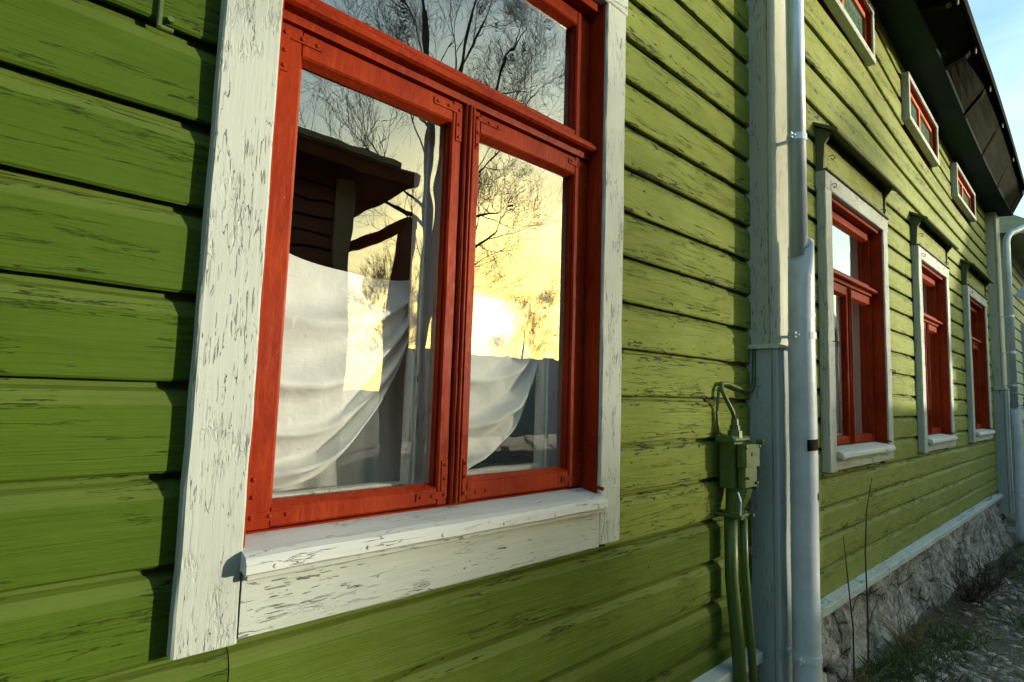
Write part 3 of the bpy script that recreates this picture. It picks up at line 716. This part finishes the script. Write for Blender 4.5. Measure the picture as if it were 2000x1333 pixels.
# ------------------------------------------------------------------ curtains behind the main window
def catmull(P, t):
    n = len(P)-1; f = min(max(t, 0), 1)*n; i = min(int(f), n-1); u = f-i
    p = [P[max(0, min(n, i+k))] for k in (-1, 0, 1, 2)]
    return tuple(.5*((2*p[1][c])+(-p[0][c]+p[2][c])*u+(2*p[0][c]-5*p[1][c]+4*p[2][c]-p[3][c])*u*u+(-p[0][c]+3*p[1][c]-3*p[2][c]+p[3][c])*u**3) for c in range(len(p[0])))
def swag(topc, botc, y0, folds, amp, seed, sag=.055, nu=70, nv=60):
    rows = []
    for j in range(nv+1):
        v = j/nv; row = []
        for i in range(nu+1):
            u = i/nu; a = catmull(topc, u); b = catmull(botc, u)
            vv = v+.02*noise.noise(Vector((u*2, v*3, seed)))
            x = a[0]+(b[0]-a[0])*vv; z = a[1]+(b[1]-a[1])*vv
            away = (1-u)**.5
            z -= sag*math.sin(math.pi*u**.8)*math.sin(math.pi*v)*(1-.3*v)
            ph = folds*2*math.pi*(max(vv, 0)**1.15)+1.4*u+seed
            q = abs(math.sin(ph*.5)); f = 1.7*(1-q)**1.5-.5+.30*math.sin(1.35*ph+9*u+.7*seed)+.25*math.sin(5*u+3.3*vv*3+seed)
            y = y0-amp*f*(.30+.70*away)-.03*math.sin(math.pi*u)*math.sin(math.pi*v)+.006*noise.noise(Vector((x*14, z*14, seed)))
            row.append((x, y, z))
        rows.append(row)
    return rows
def strip(cx_top, cx_bot, z1, z0, w1, w0, y0, seed, nf=3.5):
    rows = []
    for j in range(41):
        t = j/40; z = z1+(z0-z1)*t; w = w1+(w0-w1)*t**.8; cx = cx_top+(cx_bot-cx_top)*t**1.6
        rows.append([(cx+w*(i/36-.5), y0+.017*(w/w1)**.5*math.sin(nf*2*math.pi*i/36+.8*math.sin(t*3+seed)), z+.006*math.sin(i*.5+seed)*t) for i in range(37)])
    return rows
YC = 1.395; KC = YC/1.52
kc = lambda P: [(a*KC, b*KC) for a, b in P]
topL = kc([(.36, .50), (.46, .41), (.56, .362), (.70, .345), (.84, .338), (.93, .345), (.975, .37)])
botL = kc([(.36, -.31), (.46, -.295), (.56, -.28), (.695, -.235), (.83, -.07), (.925, .127), (.97, .255)])
c1 = thing('curtain', (.66, 1.50, 1.3), 'white curtain swept to the right behind the left pane of the near window', 'curtain', 'white curtains of the near window')
mb = MB(); mb.grid(swag(topL, botL, YC, 4.2, .036, 1.3, .075)); mb.build('swag', CLOTH, c1, smooth=True)
mb = MB(); mb.grid(strip(.926, .890, .97, .22, .11, .035, YC, 2)); mb.build('gathered_fold', CLOTH, c1, smooth=True)
mb = MB(); rows = []
for j in range(31):
    t = j/30; row = []
    for i in range(41):
        u = i/40; x = .47+.46*u; z = (.05+.20*u)+(-.30-(.05+.20*u))*t
        row.append((x-.06*t*(1-u), YC+.05+.012*math.sin(u*15+t*2.2)+.01*math.sin(u*31-t*3), z))
    rows.append(row)
mb.grid(rows); mb.build('hanging_tail', CLOTH2, c1, smooth=True)
topR = kc([(.98, .47), (1.06, .40), (1.16, .355), (1.28, .335), (1.42, .34), (1.52, .37), (1.60, .42)])
botR = kc([(1.0, -.34), (1.08, -.32), (1.21, -.268), (1.31, -.22), (1.40, -.14), (1.50, .10), (1.59, .30)])
c2 = thing('curtain', (1.3, 1.52, 1.3), 'white curtain swept to the right behind the right pane beside the sun glare', 'curtain', 'white curtains of the near window')
mb = MB(); mb.grid(swag(topR, botR, YC, 3.6, .036, 4.1, .075)); mb.build('swag', CLOTH, c2, smooth=True)
mb = MB(); mb.grid(strip(1.49, 1.47, .97, .26, .10, .035, YC, 5)); mb.build('gathered_fold', CLOTH, c2, smooth=True)
rod = MB(); rod.tube([(.34, 1.42, .972), (1.6, 1.42, .972)], .009, 10); ro = rod.build('curtain_rod', DARKWOOD); tag(ro, 'thin dark rod holding the white curtains of the near window', 'curtain rod')
for k, ((a, b), nm) in enumerate(zip(WINS, ('nearest', 'middle', 'farthest'))):
    lab = {'nearest': 'grey net curtain inside the red window just past the downpipe', 'middle': 'grey net curtain inside the middle of the three far red windows', 'farthest': 'grey net curtain inside the last red window by the far corner post'}[nm]
    mb = MB(); mb.grid([[(a+.5+(b-a-.5)*i/60, 1.52+.02*math.sin(i*.9+k)+.008*math.sin(i*2.3), 1.30-1.6*j/10) for i in range(61)] for j in range(11)])
    o = mb.build('net_curtain', CLOTH2, smooth=True); tag(o, lab, 'curtain', 'net curtains in the far windows')

# ------------------------------------------------------------------ downpipes
def ring(mb, x, y, z, r0, r1, h, n=20):
    mb.sweep([[(x+r*math.cos(6.283*k/n), y+r*math.sin(6.283*k/n), zz) for k in range(n)] for r, zz in ((r0, z), (r1, z), (r1, z+h), (r0, z+h))], True, False)
def downpipe(x, y, ztop, zj, zbot, label, bend=None, tape=True):
    d = thing('downpipe', (x, y, zbot+ZE), label, 'downpipe', 'downpipes on the house front')
    pts = [(x, y, zj-.06), (x-.002, y, ztop)] if not bend else [(x, y, zj-.06)]+bend
    mb = MB(); mb.tube(pts, .0405, 24); mb.build('upper_pipe', GALV, d, smooth=True)
    n = 14; mb = MB(); mb.tube([(x+.012+.004*math.sin(i), y-.005, zbot+(zj-zbot)*i/n) for i in range(n+1)]+[(x+.012, y-.005, zj+.0)], [.0565]*(n+1)+[.044], 24); lp = mb.build('lower_pipe', PIPE, d, smooth=True)
    def bracket(z, r, xx, yy):
        mb = MB(); ring(mb, xx, yy, z-.016, r-.002, r+.004, .032)
        mb.plank('y', yy+r-.004, 1.09, (xx-.012, xx+.012), (z-.006, z+.006), .002, 2)
        mb.box(xx-r-.030, xx-r+.002, yy-.004, yy+.004, z-.014, z+.014)
        mb.tube([(xx-r-.018, yy-.016, z), (xx-r-.018, yy+.016, z)], .005, 6)
        mb.build('bracket', GALV if r < .05 else PIPE, d)
    bracket(1.25, .0405, x, y); bracket(.30, .0565, x+.012, y-.005); bracket(-1.12, .0565, x+.012, y-.005)
    if bend: bracket(.75, .0405, x, y)
    mb = MB(); ring(mb, x+.012, y-.005, zj-.35, .056, .0575, .02); ring(mb, x+.012, y-.005, .20, .056, .0572, .006); mb.build('pipe_seam', PIPE, d)
    if tape:
        r = .0585
        for a0, a1, z, h in ((-2.55, -1.0, -.222, .05), (-1.6, -.9, -.44, .03)):
            mb = MB(); mb.grid([[(x+.012+r*math.cos(a0+(a1-a0)*i/8), y-.005+r*math.sin(a0+(a1-a0)*i/8), z+h*j+.006*i/8) for i in range(9)] for j in (0, 1)])
            mb.build('tape_patch', TAPE, d)
    return d
downpipe(2.712, 1.0, 3.3, .735, -1.46, 'pale downpipe by the junction box with galvanised upper length and black tape')
downpipe(10.16, 1.0, 3.3, .05, -1.78, 'far downpipe bent outward at its top beyond the last corner post', bend=[(10.16, 1.0, 2.28), (10.17, .99, 2.36), (10.24, .96, 2.43), (11.3, .62, 2.86), (12.2, .4, 3.05)], tape=False)

# ------------------------------------------------------------------ junction box with conduits
jb = thing('junction_box', (2.36, 1.14, ZE-.40), 'dark green cast electrical junction box on the wall beside the corner post', 'junction box')
bx0, bx1, by0, by1, bz0, bz1 = 2.29, 2.44, 1.085, 1.185, -.375, -.185
mb = MB(); mb.plank('z', bz0, bz1, (bx0, bx1-.01), (by0+.03, by1), .010, 6, .001); mb.build('body', G_BOX, jb)
mb = MB(); mb.plank('z', bz0+.09, bz1-.005, (bx0+.018, bx1+.016), (by0-.012, by0+.032), .012, 5, .001); mb.build('cover', G_BOX, jb)
mb = MB(); mb.plank('z', bz0+.005, bz0+.088, (bx0+.026, bx1+.002), (by0-.004, by0+.032), .010, 4, .001); mb.build('cover', G_BOX, jb)
mb = MB(); mb.plank('z', bz0+.135, bz0+.150, (bx0+.075, bx0+.125), (by0-.0155, by0-.0125), .001, 2)
mb.build('name_plate', IRON, jb)
mb = MB(); mb.plank('x', bx0-.02, bx1-.02, (by0+.02, by1), (bz1+.001, bz1+.028), .009, 4, .002); mb.build('lid', G_BOX, jb)
for xx, yy, zz in ((bx1-.005, by0-.002, bz1+.004), (bx0-.012, by0+.05, bz1+.012), (bx1+.0, by0+.03, bz0-.004)):
    mb = MB(); mb.tube([(xx, yy, zz), (xx+.004, yy-.03, zz)], .011, 10); mb.tube([(xx+.004, yy-.03, zz), (xx+.005, yy-.034, zz)], .006, 8); mb.build('bolt', G_BOX, jb)
for xx, zz in ((bx0+.03, bz1-.016), (bx1+.004, bz1-.016), (bx0+.05, bz0+.045), (bx1-.02, bz0+.02)):
    mb = MB(); mb.tube([(xx, by0-.002, zz), (xx, by0-.0155, zz), (xx, by0-.0165, zz)], [.006, .006, .003], 8); mb.build('screw', G_BOX, jb)
cx, cy = 2.345, 1.135
mb = MB(); mb.tube([(cx, cy, bz1+.02), (cx, cy, bz1+.05), (cx, cy, bz1+.052), (cx, cy, bz1+.072), (cx, cy, bz1+.073), (cx, cy, bz1+.10)], [.032, .030, .022, .022, .016, .015], 12); mb.build('gland', G_BOX, jb)
mb = MB(); mb.tube([(cx, cy, bz1+.09), (cx-.012, cy+.004, bz1+.13), (cx-.035, cy+.02, bz1+.18), (cx-.045, 1.172, bz1+.225), (cx-.03, 1.18, bz1+.25), (cx+.03, 1.182, bz1+.252), (cx+.15, 1.182, bz1+.232), (cx+.24, 1.182, bz1+.225), (cx+.275, 1.180, bz1+.245), (cx+.285, 1.178, bz1+.29), (cx+.287, 1.178, bz1+.43)], .0095, 10); mb.build('cable', G_BOX, jb, smooth=True)
mb = MB(); mb.tube([(cx-.05, 1.182, bz1+.235), (cx-.06, 1.186, bz1+.12), (cx-.055, 1.182, bz1+.04), (cx-.03, 1.16, bz1+.02)], .006, 8); mb.build('earth_wire', G_BOX, jb, smooth=True)
mb = MB(); mb.tube([(cx+.02, 1.13, bz0+.002), (cx+.018, 1.132, bz0-.03), (cx+.0, 1.14, bz0-.085), (cx-.0, 1.142, bz0-.10)], [.055, .050, .036, .036], 14); mb.build('neck', G_BOX, jb)
mb = MB(); ring(mb, cx, 1.142, bz0-.125, .030, .050, .024); mb.tube([(cx-.065, 1.10, bz0-.113), (cx+.075, 1.10, bz0-.113)], .007, 8); mb.tube([(cx+.055, 1.08, bz0-.113), (cx+.055, 1.20, bz0-.113)], .009, 8); mb.tube([(cx-.055, 1.08, bz0-.113), (cx-.055, 1.20, bz0-.113)], .009, 8); mb.build('clamp', G_BOX, jb)
mb = MB(); mb.tube([(cx-.03, 1.100, bz0-.11), (cx-.033, 1.095, bz0-.05), (cx-.028, 1.11, bz0-.015)], .004, 8); mb.build('lock_pin', GALV, jb)
mb = MB(); mb.tube([(cx-.022, 1.145, bz0-.10), (cx-.016, 1.145, -.75), (cx+.006, 1.13, -1.02), (cx+.014, 1.11, -1.40)], .027, 16); mb.build('conduit', G_BOX, jb, smooth=True)
mb = MB(); mb.tube([(cx+.040, 1.120, bz0-.10), (cx+.046, 1.118, -.70), (cx+.070, 1.105, -1.02), (cx+.080, 1.085, -1.40)], .0165, 12); mb.build('conduit', G_BOX, jb, smooth=True)

# ------------------------------------------------------------------ neighbour house beyond the corner
nb = thing('neighbour_house', (14, 1.2, -.25), 'pale green weatherboard house with white trim beyond the far downpipe', 'house')
for k in range(22):
    zl = -1.55+k*.2
    for a, b in holes_split(12.6, 24, zl, [(14.4, 15.6, -.1, 1.5)], .2):
        mb = MB(); mb.sweep([[(x, 1.28, zl), (x, 1.255, zl), (x, 1.262, zl+.15), (x, 1.28, zl+.2)] for x in (a, b)]); mb.build('clapboard', NEIGH, nb)
mb = MB(); mb.box(12.6, 24, 1.285, 8, -1.9, 3.0); mb.build('wall', NEIGH, nb)
mb = MB(); mb.sweep([[(x, .55, 2.80), (x, .55, 2.86), (x, 4.6, 5.6), (x, 8.6, 2.8), (x, 8.6, 2.7), (x, 1.25, 2.95)] for x in (12.3, 24.4)]); mb.build('roof', NEIGH, nb)
mb = MB(); mb.tube([(12.3, .50, 2.80), (24.4, .50, 2.80)], .07, 10); mb.build('gutter', PIPE, nb)
mb = MB(); mb.tube([(12.55, .62, 2.84), (12.55, .62, 2.66), (12.55, .66, 2.55), (12.55, .78, 2.28), (12.55, .98, 2.02), (12.55, 1.1, 1.85)], [.20, .19, .085, .085, .08, .08], 14); mb.build('hopper', PIPE, nb)
mb = MB(); mb.plank('x', 12.6, 24, (1.19, 1.256), (-.22, -.12), .004, 4); mb.build('belt_board', WHITE_X, nb)
mb = MB()
for a, b in ((14.3, 14.4), (15.6, 15.7)): mb.plank('z', -.2, 1.6, (a, b), (1.20, 1.27), .004, 4)
for a, b in ((-.2, -.1), (1.5, 1.6)): mb.plank('x', 14.4, 15.6, (1.2, 1.27), (a, b), .004, 4)
mb.plank('z', -.1, 1.5, (14.97, 15.03), (1.21, 1.27), .004, 4)
nw = mb.build('window', WHITE_X, nb); mb = MB(); mb.box(14.39, 15.61, 1.262, 1.27, -.11, 1.51); mb.build('pane', DARKGLASS, nw)
fp = thing('flower_pot', (11.15, .86, ZE-.03), 'pot of red flowers hanging at the far right by the downpipe', 'flower pot')
mb = MB(); mb.tube([(11.15, .86, -.14), (11.15, .86, .0)], [.07, .11], 12); mb.build('pot', IRON, fp)
mb = MB()
for i in range(60):
    a = random.random()*6.28; r = .13*random.random()**.5; c = Vector((11.15+r*math.cos(a), .86+r*math.sin(a), .02+.12*random.random())); d = Vector((random.gauss(0, 1), random.gauss(0, 1), random.gauss(0, 1))).normalized()*.035; e = d.orthogonal().normalized()*.03
    mb.add([c-d, c+e, c+d, c-e], [(0, 1, 2, 3)])
mb.build('blossoms', PETAL, fp)
mb = MB()
for i in range(50):
    a = random.random()*6.28; r = .14*random.random()**.5; c = Vector((11.15+r*math.cos(a), .86+r*math.sin(a), -.02+.08*random.random())); d = Vector((random.gauss(0, 1), random.gauss(0, 1), random.gauss(0, 1))).normalized()*.035; e = d.orthogonal().normalized()*.018
    mb.add([c-d, c+e, c+d, c-e], [(0, 1, 2, 3)])
mb.build('leaves', LEAF, fp)
mb = MB(); mb.tube([(11.15, .86, -.02), (11.15, 1.0, .0), (11.15, 1.27, .0)], .008, 6); mb.build('bracket', IRON, fp)

# ------------------------------------------------------------------ across the street (seen mirrored in the panes)
bh = thing('brown_house', (-1.5, -5, .05), 'dark brown wooden house across the street, mirrored in the left pane', 'house')
for k in range(22):
    zl = -1.55+k*.2
    mb = MB(); mb.sweep([[(x, -4.0, zl), (x, -3.93, zl), (x, -3.95, zl+.17), (x, -4.0, zl+.2)] for x in (-7, 3.0)]); mb.build('clapboard', DARKWOOD, bh)
mb = MB(); mb.box(-7, 2.99, -9, -4.0, -1.6, 2.75); mb.build('wall', DARKWOOD, bh)
mb = MB(); mb.sweep([[(x, -3.46, 2.58), (x, -3.40, 2.72), (x, -3.48, 2.78), (x, -6.5, 3.5), (x, -9.6, 2.75), (x, -9.6, 2.6)] for x in (-7.4, 3.72)]); br = mb.build('roof', DARKWOOD, bh)
mb = MB(); mb.sweep([[(x, -3.385, 2.72), (x, -3.34, 2.72), (x, -3.33, 2.785), (x, -3.385, 2.785)] for x in (-7.4, 3.4)]); mb.build('gutter', TAN, br)
mb = MB(); mb.plank('y', -6.2, -3.47, (3.63, 3.73), (2.02, 2.16), .006, 4); mb.build('porch_beam', DARKWOOD, bh)
mb = MB(); mb.sweep([[(3.60-t*.04-w, -3.60, z), (3.72-t*.02, -3.60, z), (3.72-t*.02, -3.48, z), (3.60-t*.04-w, -3.48, z)] for z, t, w in ((-1.5, 1, .12), (.9, 1, .10), (1.4, .6, .04), (2.02, 0, 0))]); mb.build('porch_post', DARKWOOD, bh)
mb = MB(); mb.plank('z', -1.5, 2.6, (2.85, 3.06), (-4.06, -3.90), .006, 4); mb.build('corner_board', TAN, bh)

fe = thing('board_fence', (17, -12, .05), 'pale horizontal board fence behind the yard opposite, mirrored low in the right pane', 'fence')
for i in range(8):
    x0, x1 = 8.6+i*2.2, 10.8+i*2.2
    for k in range(9):
        mb = MB(); mb.plank('x', x0+.003, x1-.003, (-12.025+.006*random.random(), -11.995), (-1.57+k*.31, -1.2595+k*.31), .003, 2, .002, i*9+k); mb.build('fence_board', PALE, fe)
for i in range(9):
    mb = MB(); mb.plank('z', -1.75, 1.28, (8.55+i*2.2, 8.65+i*2.2), (-12.14, -12.035), .004, 3); mb.build('fence_post', PALE, fe)
pf = thing('shade_fence', (12, -3.5, -.1), 'dark brown upright plank fence across the street, added out of view to shade the far wall', 'fence')  # out-of-view fence, added to throw shade on the lower far wall
for i in range(56):
    x = 7.5+i*.155
    mb = MB(); mb.plank('z', -1.75, .72+.02*random.random(), (x, x+.15), (-3.50, -3.475), .003, 2, .002, i); mb.build('shade_fence_picket', DARKWOOD, pf)
for z in (-1.3, .3):
    mb = MB(); mb.plank('x', 7.45, 16.2, (-3.56, -3.503), (z, z+.1), .004, 6); mb.build('shade_fence_rail', DARKWOOD, pf)
gh = thing('grey_house', (21, -6, -.2), 'grey wooden house further along the street with a tin roof', 'house')
for k in range(22):
    zl = -1.9+k*.2
    mb = MB(); mb.sweep([[(x, -4.1, zl), (x, -4.03, zl), (x, -4.05, zl+.17), (x, -4.1, zl+.2)] for x in (17, 27)]); mb.build('clapboard', GREY, gh)
mb = MB(); mb.box(17, 27, -10, -4.1, -2, 2.4); mb.build('wall', GREY, gh)
mb = MB(); mb.sweep([[(x, -3.6, 2.30), (x, -3.6, 2.38), (x, -7, 4.4), (x, -10.4, 2.38), (x, -10.4, 2.3)] for x in (16.6, 27.4)]); mb.build('roof', ROOFTIN, gh)
for x in (19, 22, 25):
    mb = MB()
    for a, b in ((x-.5, x-.4), (x+.4, x+.5), (x-.04, x+.04)): mb.plank('z', -.3, 1.3, (a, b), (-4.03, -3.98), .004, 2)
    for a, b in ((-.4, -.3), (1.3, 1.4)): mb.plank('x', x-.5, x+.5, (-4.03, -3.98), (a, b), .004, 2)
    gwn = mb.build('window', WHITE_X, gh); mb = MB(); mb.box(x-.45, x+.45, -4.025, -4.015, -.32, 1.32); mb.build('pane', DARKGLASS, gwn)

# ------------------------------------------------------------------ bare trees
def grow(mb, p, d, length, rad, depth, rng, upb=.18, wild=.28, fork=3, minr=.004, sides=None, thin=.62, droop=0):
    n = 5; pts = [p.copy()]; rr = [rad]; dd = d.copy()
    kids = []
    for i in range(n):
        dd = (dd+Vector((rng.gauss(0, wild), rng.gauss(0, wild), rng.gauss(0, wild)+upb-droop*(depth < 2)))*.42).normalized()
        p = p+dd*(length/n); pts.append(p.copy()); rr.append(max(minr*.75, rad*(1-.55*(i+1)/n)))
        if i >= 1 and depth > 0:
            for _ in range(1 if rng.random() < .78 else 2): kids.append((p.copy(), dd.copy(), rr[-1]))
    mb.tube(pts, rr, sides or (7 if rad > .04 else 4 if rad > .012 else 3), False)
    if depth <= 0: return
    for q, dq, rq in kids[-(fork+1):] if depth > 1 else kids:
        ax = dq.orthogonal().normalized(); ax.rotate(Matrix.Rotation(rng.random()*6.283, 3, dq))
        nd = (dq*math.cos(.75)+ax*math.sin(rng.uniform(.5, .95))).normalized()
        grow(mb, q, nd, length*rng.uniform(.52, .74), max(minr, rq*thin), depth-1, rng, upb, wild, fork, minr, None, thin, droop)
    grow(mb, p, dd, length*.72, max(minr, rr[-1]), depth-1, rng, upb, wild, fork, minr, None, thin, droop)
def tree(loc, stems, limbs, label, seed, depth=4, minr=.003):
    rng = random.Random(seed)
    t = thing('bare_tree', (loc[0], loc[1], 0), label, 'tree', 'bare trees across the street')
    mb = MB()
    for pts, r in stems: mb.tube([Vector(q) for q in pts], [q*.8 for q in r], 9, False)
    mb.build('trunk', BARK, t, smooth=True)
    mb = MB()
    for p, d, l, r, dp in limbs: grow(mb, Vector(p), Vector(d).normalized(), l, r*.62, dp, rng, minr=minr)
    mb.build('crown', TWIG, t)
    return t
ty = -6.48; tx = 5.86
stems = [([(tx, ty, -1.6), (tx, ty, .3), (tx-.02, ty, 1.6), (tx-.02, ty, 3.0), (tx-.12, ty+.1, 5.2), (tx-.3, ty, 7.5)], [.19, .15, .13, .12, .09, .06]),
         ([(tx, ty, 1.2), (tx+.18, ty-.05, 2.4), (tx+.32, ty-.1, 4.2), (tx+.55, ty-.1, 6.0), (tx+.9, ty, 8.0)], [.12, .11, .095, .075, .05]),
         ([(tx+.1, ty, 1.6), (tx+.35, ty+.1, 2.6), (tx+.62, ty+.15, 4.0), (tx+1.1, ty+.2, 5.6), (tx+1.8, ty+.1, 7.4)], [.10, .09, .08, .06, .04])]
limbs = [((tx-.03, ty, 3.1), (-1, .1, .62), 1.5, .075, 4), ((tx-.03, ty, 3.5), (-.9, -.2, .5), 1.25, .05, 3), ((tx-.04, ty, 2.4), (-.9, .2, .5), .9, .03, 3),
         ((tx+.4, ty, 2.7), (1, .1, .22), 1.5, .055, 4), ((tx+.45, ty+.1, 3.3), (1, -.1, .45), 1.6, .055, 4), ((tx+.2, ty, 2.2), (1, .3, .12), 1.2, .04, 3), ((tx+.3, ty, 1.9), (1, -.2, .05), 1.1, .03, 3),
         ((tx+.6, ty, 4.0), (.9, 0, .6), 1.6, .05, 4), ((tx+1.1, ty+.2, 5.5), (.9, .1, .5), 1.4, .045, 4), ((tx+.9, ty, 5.0), (.8, -.3, .7), 1.5, .045, 4),
         ((tx-.1, ty, 4.6), (-.6, .2, .9), 1.5, .05, 4), ((tx-.15, ty, 5.4), (.5, -.3, .9), 1.5, .05, 4), ((tx-.3, ty, 7.4), (-.2, .1, 1), 1.4, .05, 4), ((tx-.25, ty, 6.5), (-.7, .1, .8), 1.4, .045, 4),
         ((tx+.9, ty, 8.0), (.2, 0, 1), 1.3, .045, 4), ((tx+.55, ty, 6.0), (-.2, .3, 1), 1.4, .045, 4), ((tx+.7, ty, 6.8), (.7, 0, .8), 1.4, .045, 4), ((tx+1.8, ty, 7.4), (.6, 0, .9), 1.3, .035, 4), ((tx+1.4, ty, 6.4), (1, 0, .4), 1.3, .035, 4),
         ((tx+.0, ty, 5.0), (-.2, -.5, .9), 1.3, .04, 4)]
tree((tx, ty), stems, limbs, 'tall bare many-stemmed tree whose crown is mirrored across the window panes', 5)
def small_tree(x, y, h, seed, label, dp=4):
    rng = random.Random(seed); l = []
    for i in range(9):
        a = i*2.4+rng.random(); zz = -1.0+h*(.25+.06*i)
        l.append(((x, y, zz), (math.cos(a), math.sin(a), .75), h*.24, .022, dp))
    tree((x, y), [([(x, y, -1.7), (x+.05, y, -1+h*.3), (x, y, -1+h*.8)], [.10, .08, .03])], l, label, seed, minr=.0045)
small_tree(9.0, -13.5, 4.6, 11, 'small bare tree mirrored beside the brown house', 4)
small_tree(18.9, -17.5, 5.2, 12, 'small bare tree mirrored just right of the sun', 4)

# ------------------------------------------------------------------ plants and stones at the foot of the wall
def stem_plant(pts, r, side, label):
    mb = MB(); mb.tube(pts, r, 6); 
    for a, b in side: mb.tube([a, ((a[0]+b[0])/2, (a[1]+b[1])/2, (a[2]+b[2])/2+.01), b], [.0025, .0022, .001], 4)
    o = mb.build('dry_stem', STEM); tag(o, label, 'weed', 'dead stems at the foot of the wall')
stem_plant([(3.42, 1.02, -1.52), (3.43, 1.02, -1.2), (3.40, 1.03, -.95), (3.34, 1.03, -.70)], [.004, .004, .0035, .002], [((3.42, 1.02, -1.3), (3.36, 1.0, -1.2)), ((3.42, 1.02, -1.1), (3.46, 1.0, -1.02))], 'shorter dead stem standing closest to the downpipe')
stem_plant([(3.66, 1.02, -1.56), (3.68, 1.02, -1.2), (3.70, 1.03, -.85), (3.74, 1.03, -.62), (3.86, 1.03, -.44)], [.0045, .0045, .004, .0032, .002], [((3.67, 1.02, -1.25), (3.80, 1.0, -1.12)), ((3.67, 1.02, -1.35), (3.58, 1.0, -1.22))], 'tall dead stem bending at its tip before the far wall')
def weed(x, y, n, h, seed, label, mat=STEM):
    rng = random.Random(seed); mb = MB(); z0 = gz(x, y)-ZE-.02
    for i in range(n):
        a = rng.random()*6.283; l = rng.uniform(.3, 1)*h; px, py = x+rng.gauss(0, .05), y+rng.gauss(0, .04); p = Vector((px, py, z0)); d = Vector((math.cos(a)*.5, math.sin(a)*.35, 1)).normalized(); pts = [p]
        for k in range(4): d = (d+Vector((rng.gauss(0, .25), rng.gauss(0, .2), -.12))).normalized(); p = p+d*l/4; pts.append(p)
        mb.tube(pts, [.004, .003, .0025, .002, .0008], 3, False)
        for k in (2, 3):
            q = pts[k]; e = Vector((rng.gauss(0, 1), rng.gauss(0, .7), rng.random())).normalized(); mb.tube([q, q+e*l*.22], [.002, .0008], 3, False)
    o = mb.build('dead_weed', mat); tag(o, label, 'weed', 'dead weeds along the foundation')
weed(6.1, .93, 60, .55, 3, 'dark tangle of dead weeds against the foundation near the middle window')
weed(6.7, .90, 50, .5, 4, 'dead weeds near the foundation below the last window')
weed(4.35, .98, 40, .34, 5, 'straw coloured dry weed clump below the first far window', STRAW)
weed(3.35, 1.0, 34, .30, 6, 'dry brown weeds at the foot of the near downpipe', STRAW)
weed(8.2, .92, 30, .30, 8, 'small dead weed clump close to the far corner', STEM)
rng = random.Random(3); mb = MB()
patches = [(4.0, .93, .22, 420), (4.75, .86, .22, 420), (3.5, .95, .2, 300), (5.7, .50, .22, 260), (7.6, .50, .35, 420), (8.8, .75, .5, 420), (6.6, .15, .2, 120), (9.8, .7, .5, 360)]
for x, y, r, n in patches:
    for i in range(n):
        px, py = x+rng.gauss(0, r), min(1.02, y+rng.gauss(0, r*.45)); z0 = gz(px, py); h = rng.uniform(.025, .10); a = rng.random()*6.283; w = rng.uniform(.002, .0045)
        tip = (px+rng.gauss(0, .035), py+rng.gauss(0, .035), z0+h)
        mb.add([(px-w*math.cos(a), py-w*math.sin(a), z0-.01), (px+w*math.cos(a), py+w*math.sin(a), z0-.01), ((px+tip[0])/2+w*.6, (py+tip[1])/2, z0+h*.6), tip], [(0, 1, 2), (0, 2, 3)])
gr = mb.build('grass', GRASSM, zup=False); tag(gr, 'short green grass in patches along the house foot', 'grass', kind='stuff')
# cobbles: biggest ones singly, the rest joined
protos = []
for i in range(8):
    vs, fs = blob(1, i+20, 2 if i < 4 else 1, (1.25, .85, .5), .22); me = bpy.data.meshes.new('cobble'); me.from_pydata(vs, [], fs); me.materials.append(STONE2); me.polygons.foreach_set('use_smooth', [True]*len(me.polygons)); protos.append(me)
rest = MB(); rng = random.Random(9); cnt = 0
for i in range(2600):
    x = 3.6+7*rng.random()**1.3; y = -1.2+2.1*rng.random()
    if noise.noise(Vector((x*.7, y*.9, 4))) < -.22: continue
    r = rng.uniform(.012, .042)*(1.2 if rng.random() < .12 else 1); z = gz(x, y)+r*.12
    if r > .030 and cnt < 280 and x < 8:
        o = bpy.data.objects.new('cobble', rng.choice(protos)); COL.objects.link(o); o.parent = ground; o.location = Vector((x, y, z))-ground.location; o.scale = (r, r, r); o.rotation_euler = (0, 0, rng.random()*6.28); cnt += 1
    else:
        vs, fs = blob(r, i*.37, 1, (1.25, .85, .5), .2); a = rng.random()*6.28; c, s_ = math.cos(a), math.sin(a)
        rest.add([(x+p[0]*c-p[1]*s_, y+p[0]*s_+p[1]*c, z+p[2]) for p in vs], fs)
rg = rest.build('gravel', STONE2, smooth=True, zup=False); tag(rg, 'loose pebbles strewn over the dark ground', 'gravel', kind='stuff')
rng = random.Random(21); mb = MB()
for i in range(500):
    x = 3.4+5*rng.random(); y = .3+.75*rng.random(); z = gz(x, y)+.006; a = rng.random()*6.28; l = rng.uniform(.012, .035)
    c, s_ = math.cos(a)*l, math.sin(a)*l
    mb.add([(x-c, y-s_, z), (x+s_*.5, y-c*.5, z+.008*rng.random()), (x+c, y+s_, z+.006), (x-s_*.5, y+c*.5, z+.012*rng.random())], [(0, 1, 2, 3)])
lv = mb.build('leaf_litter', STRAW, zup=False); tag(lv, 'dry fallen leaves scattered along the wall foot', 'leaves', kind='stuff')
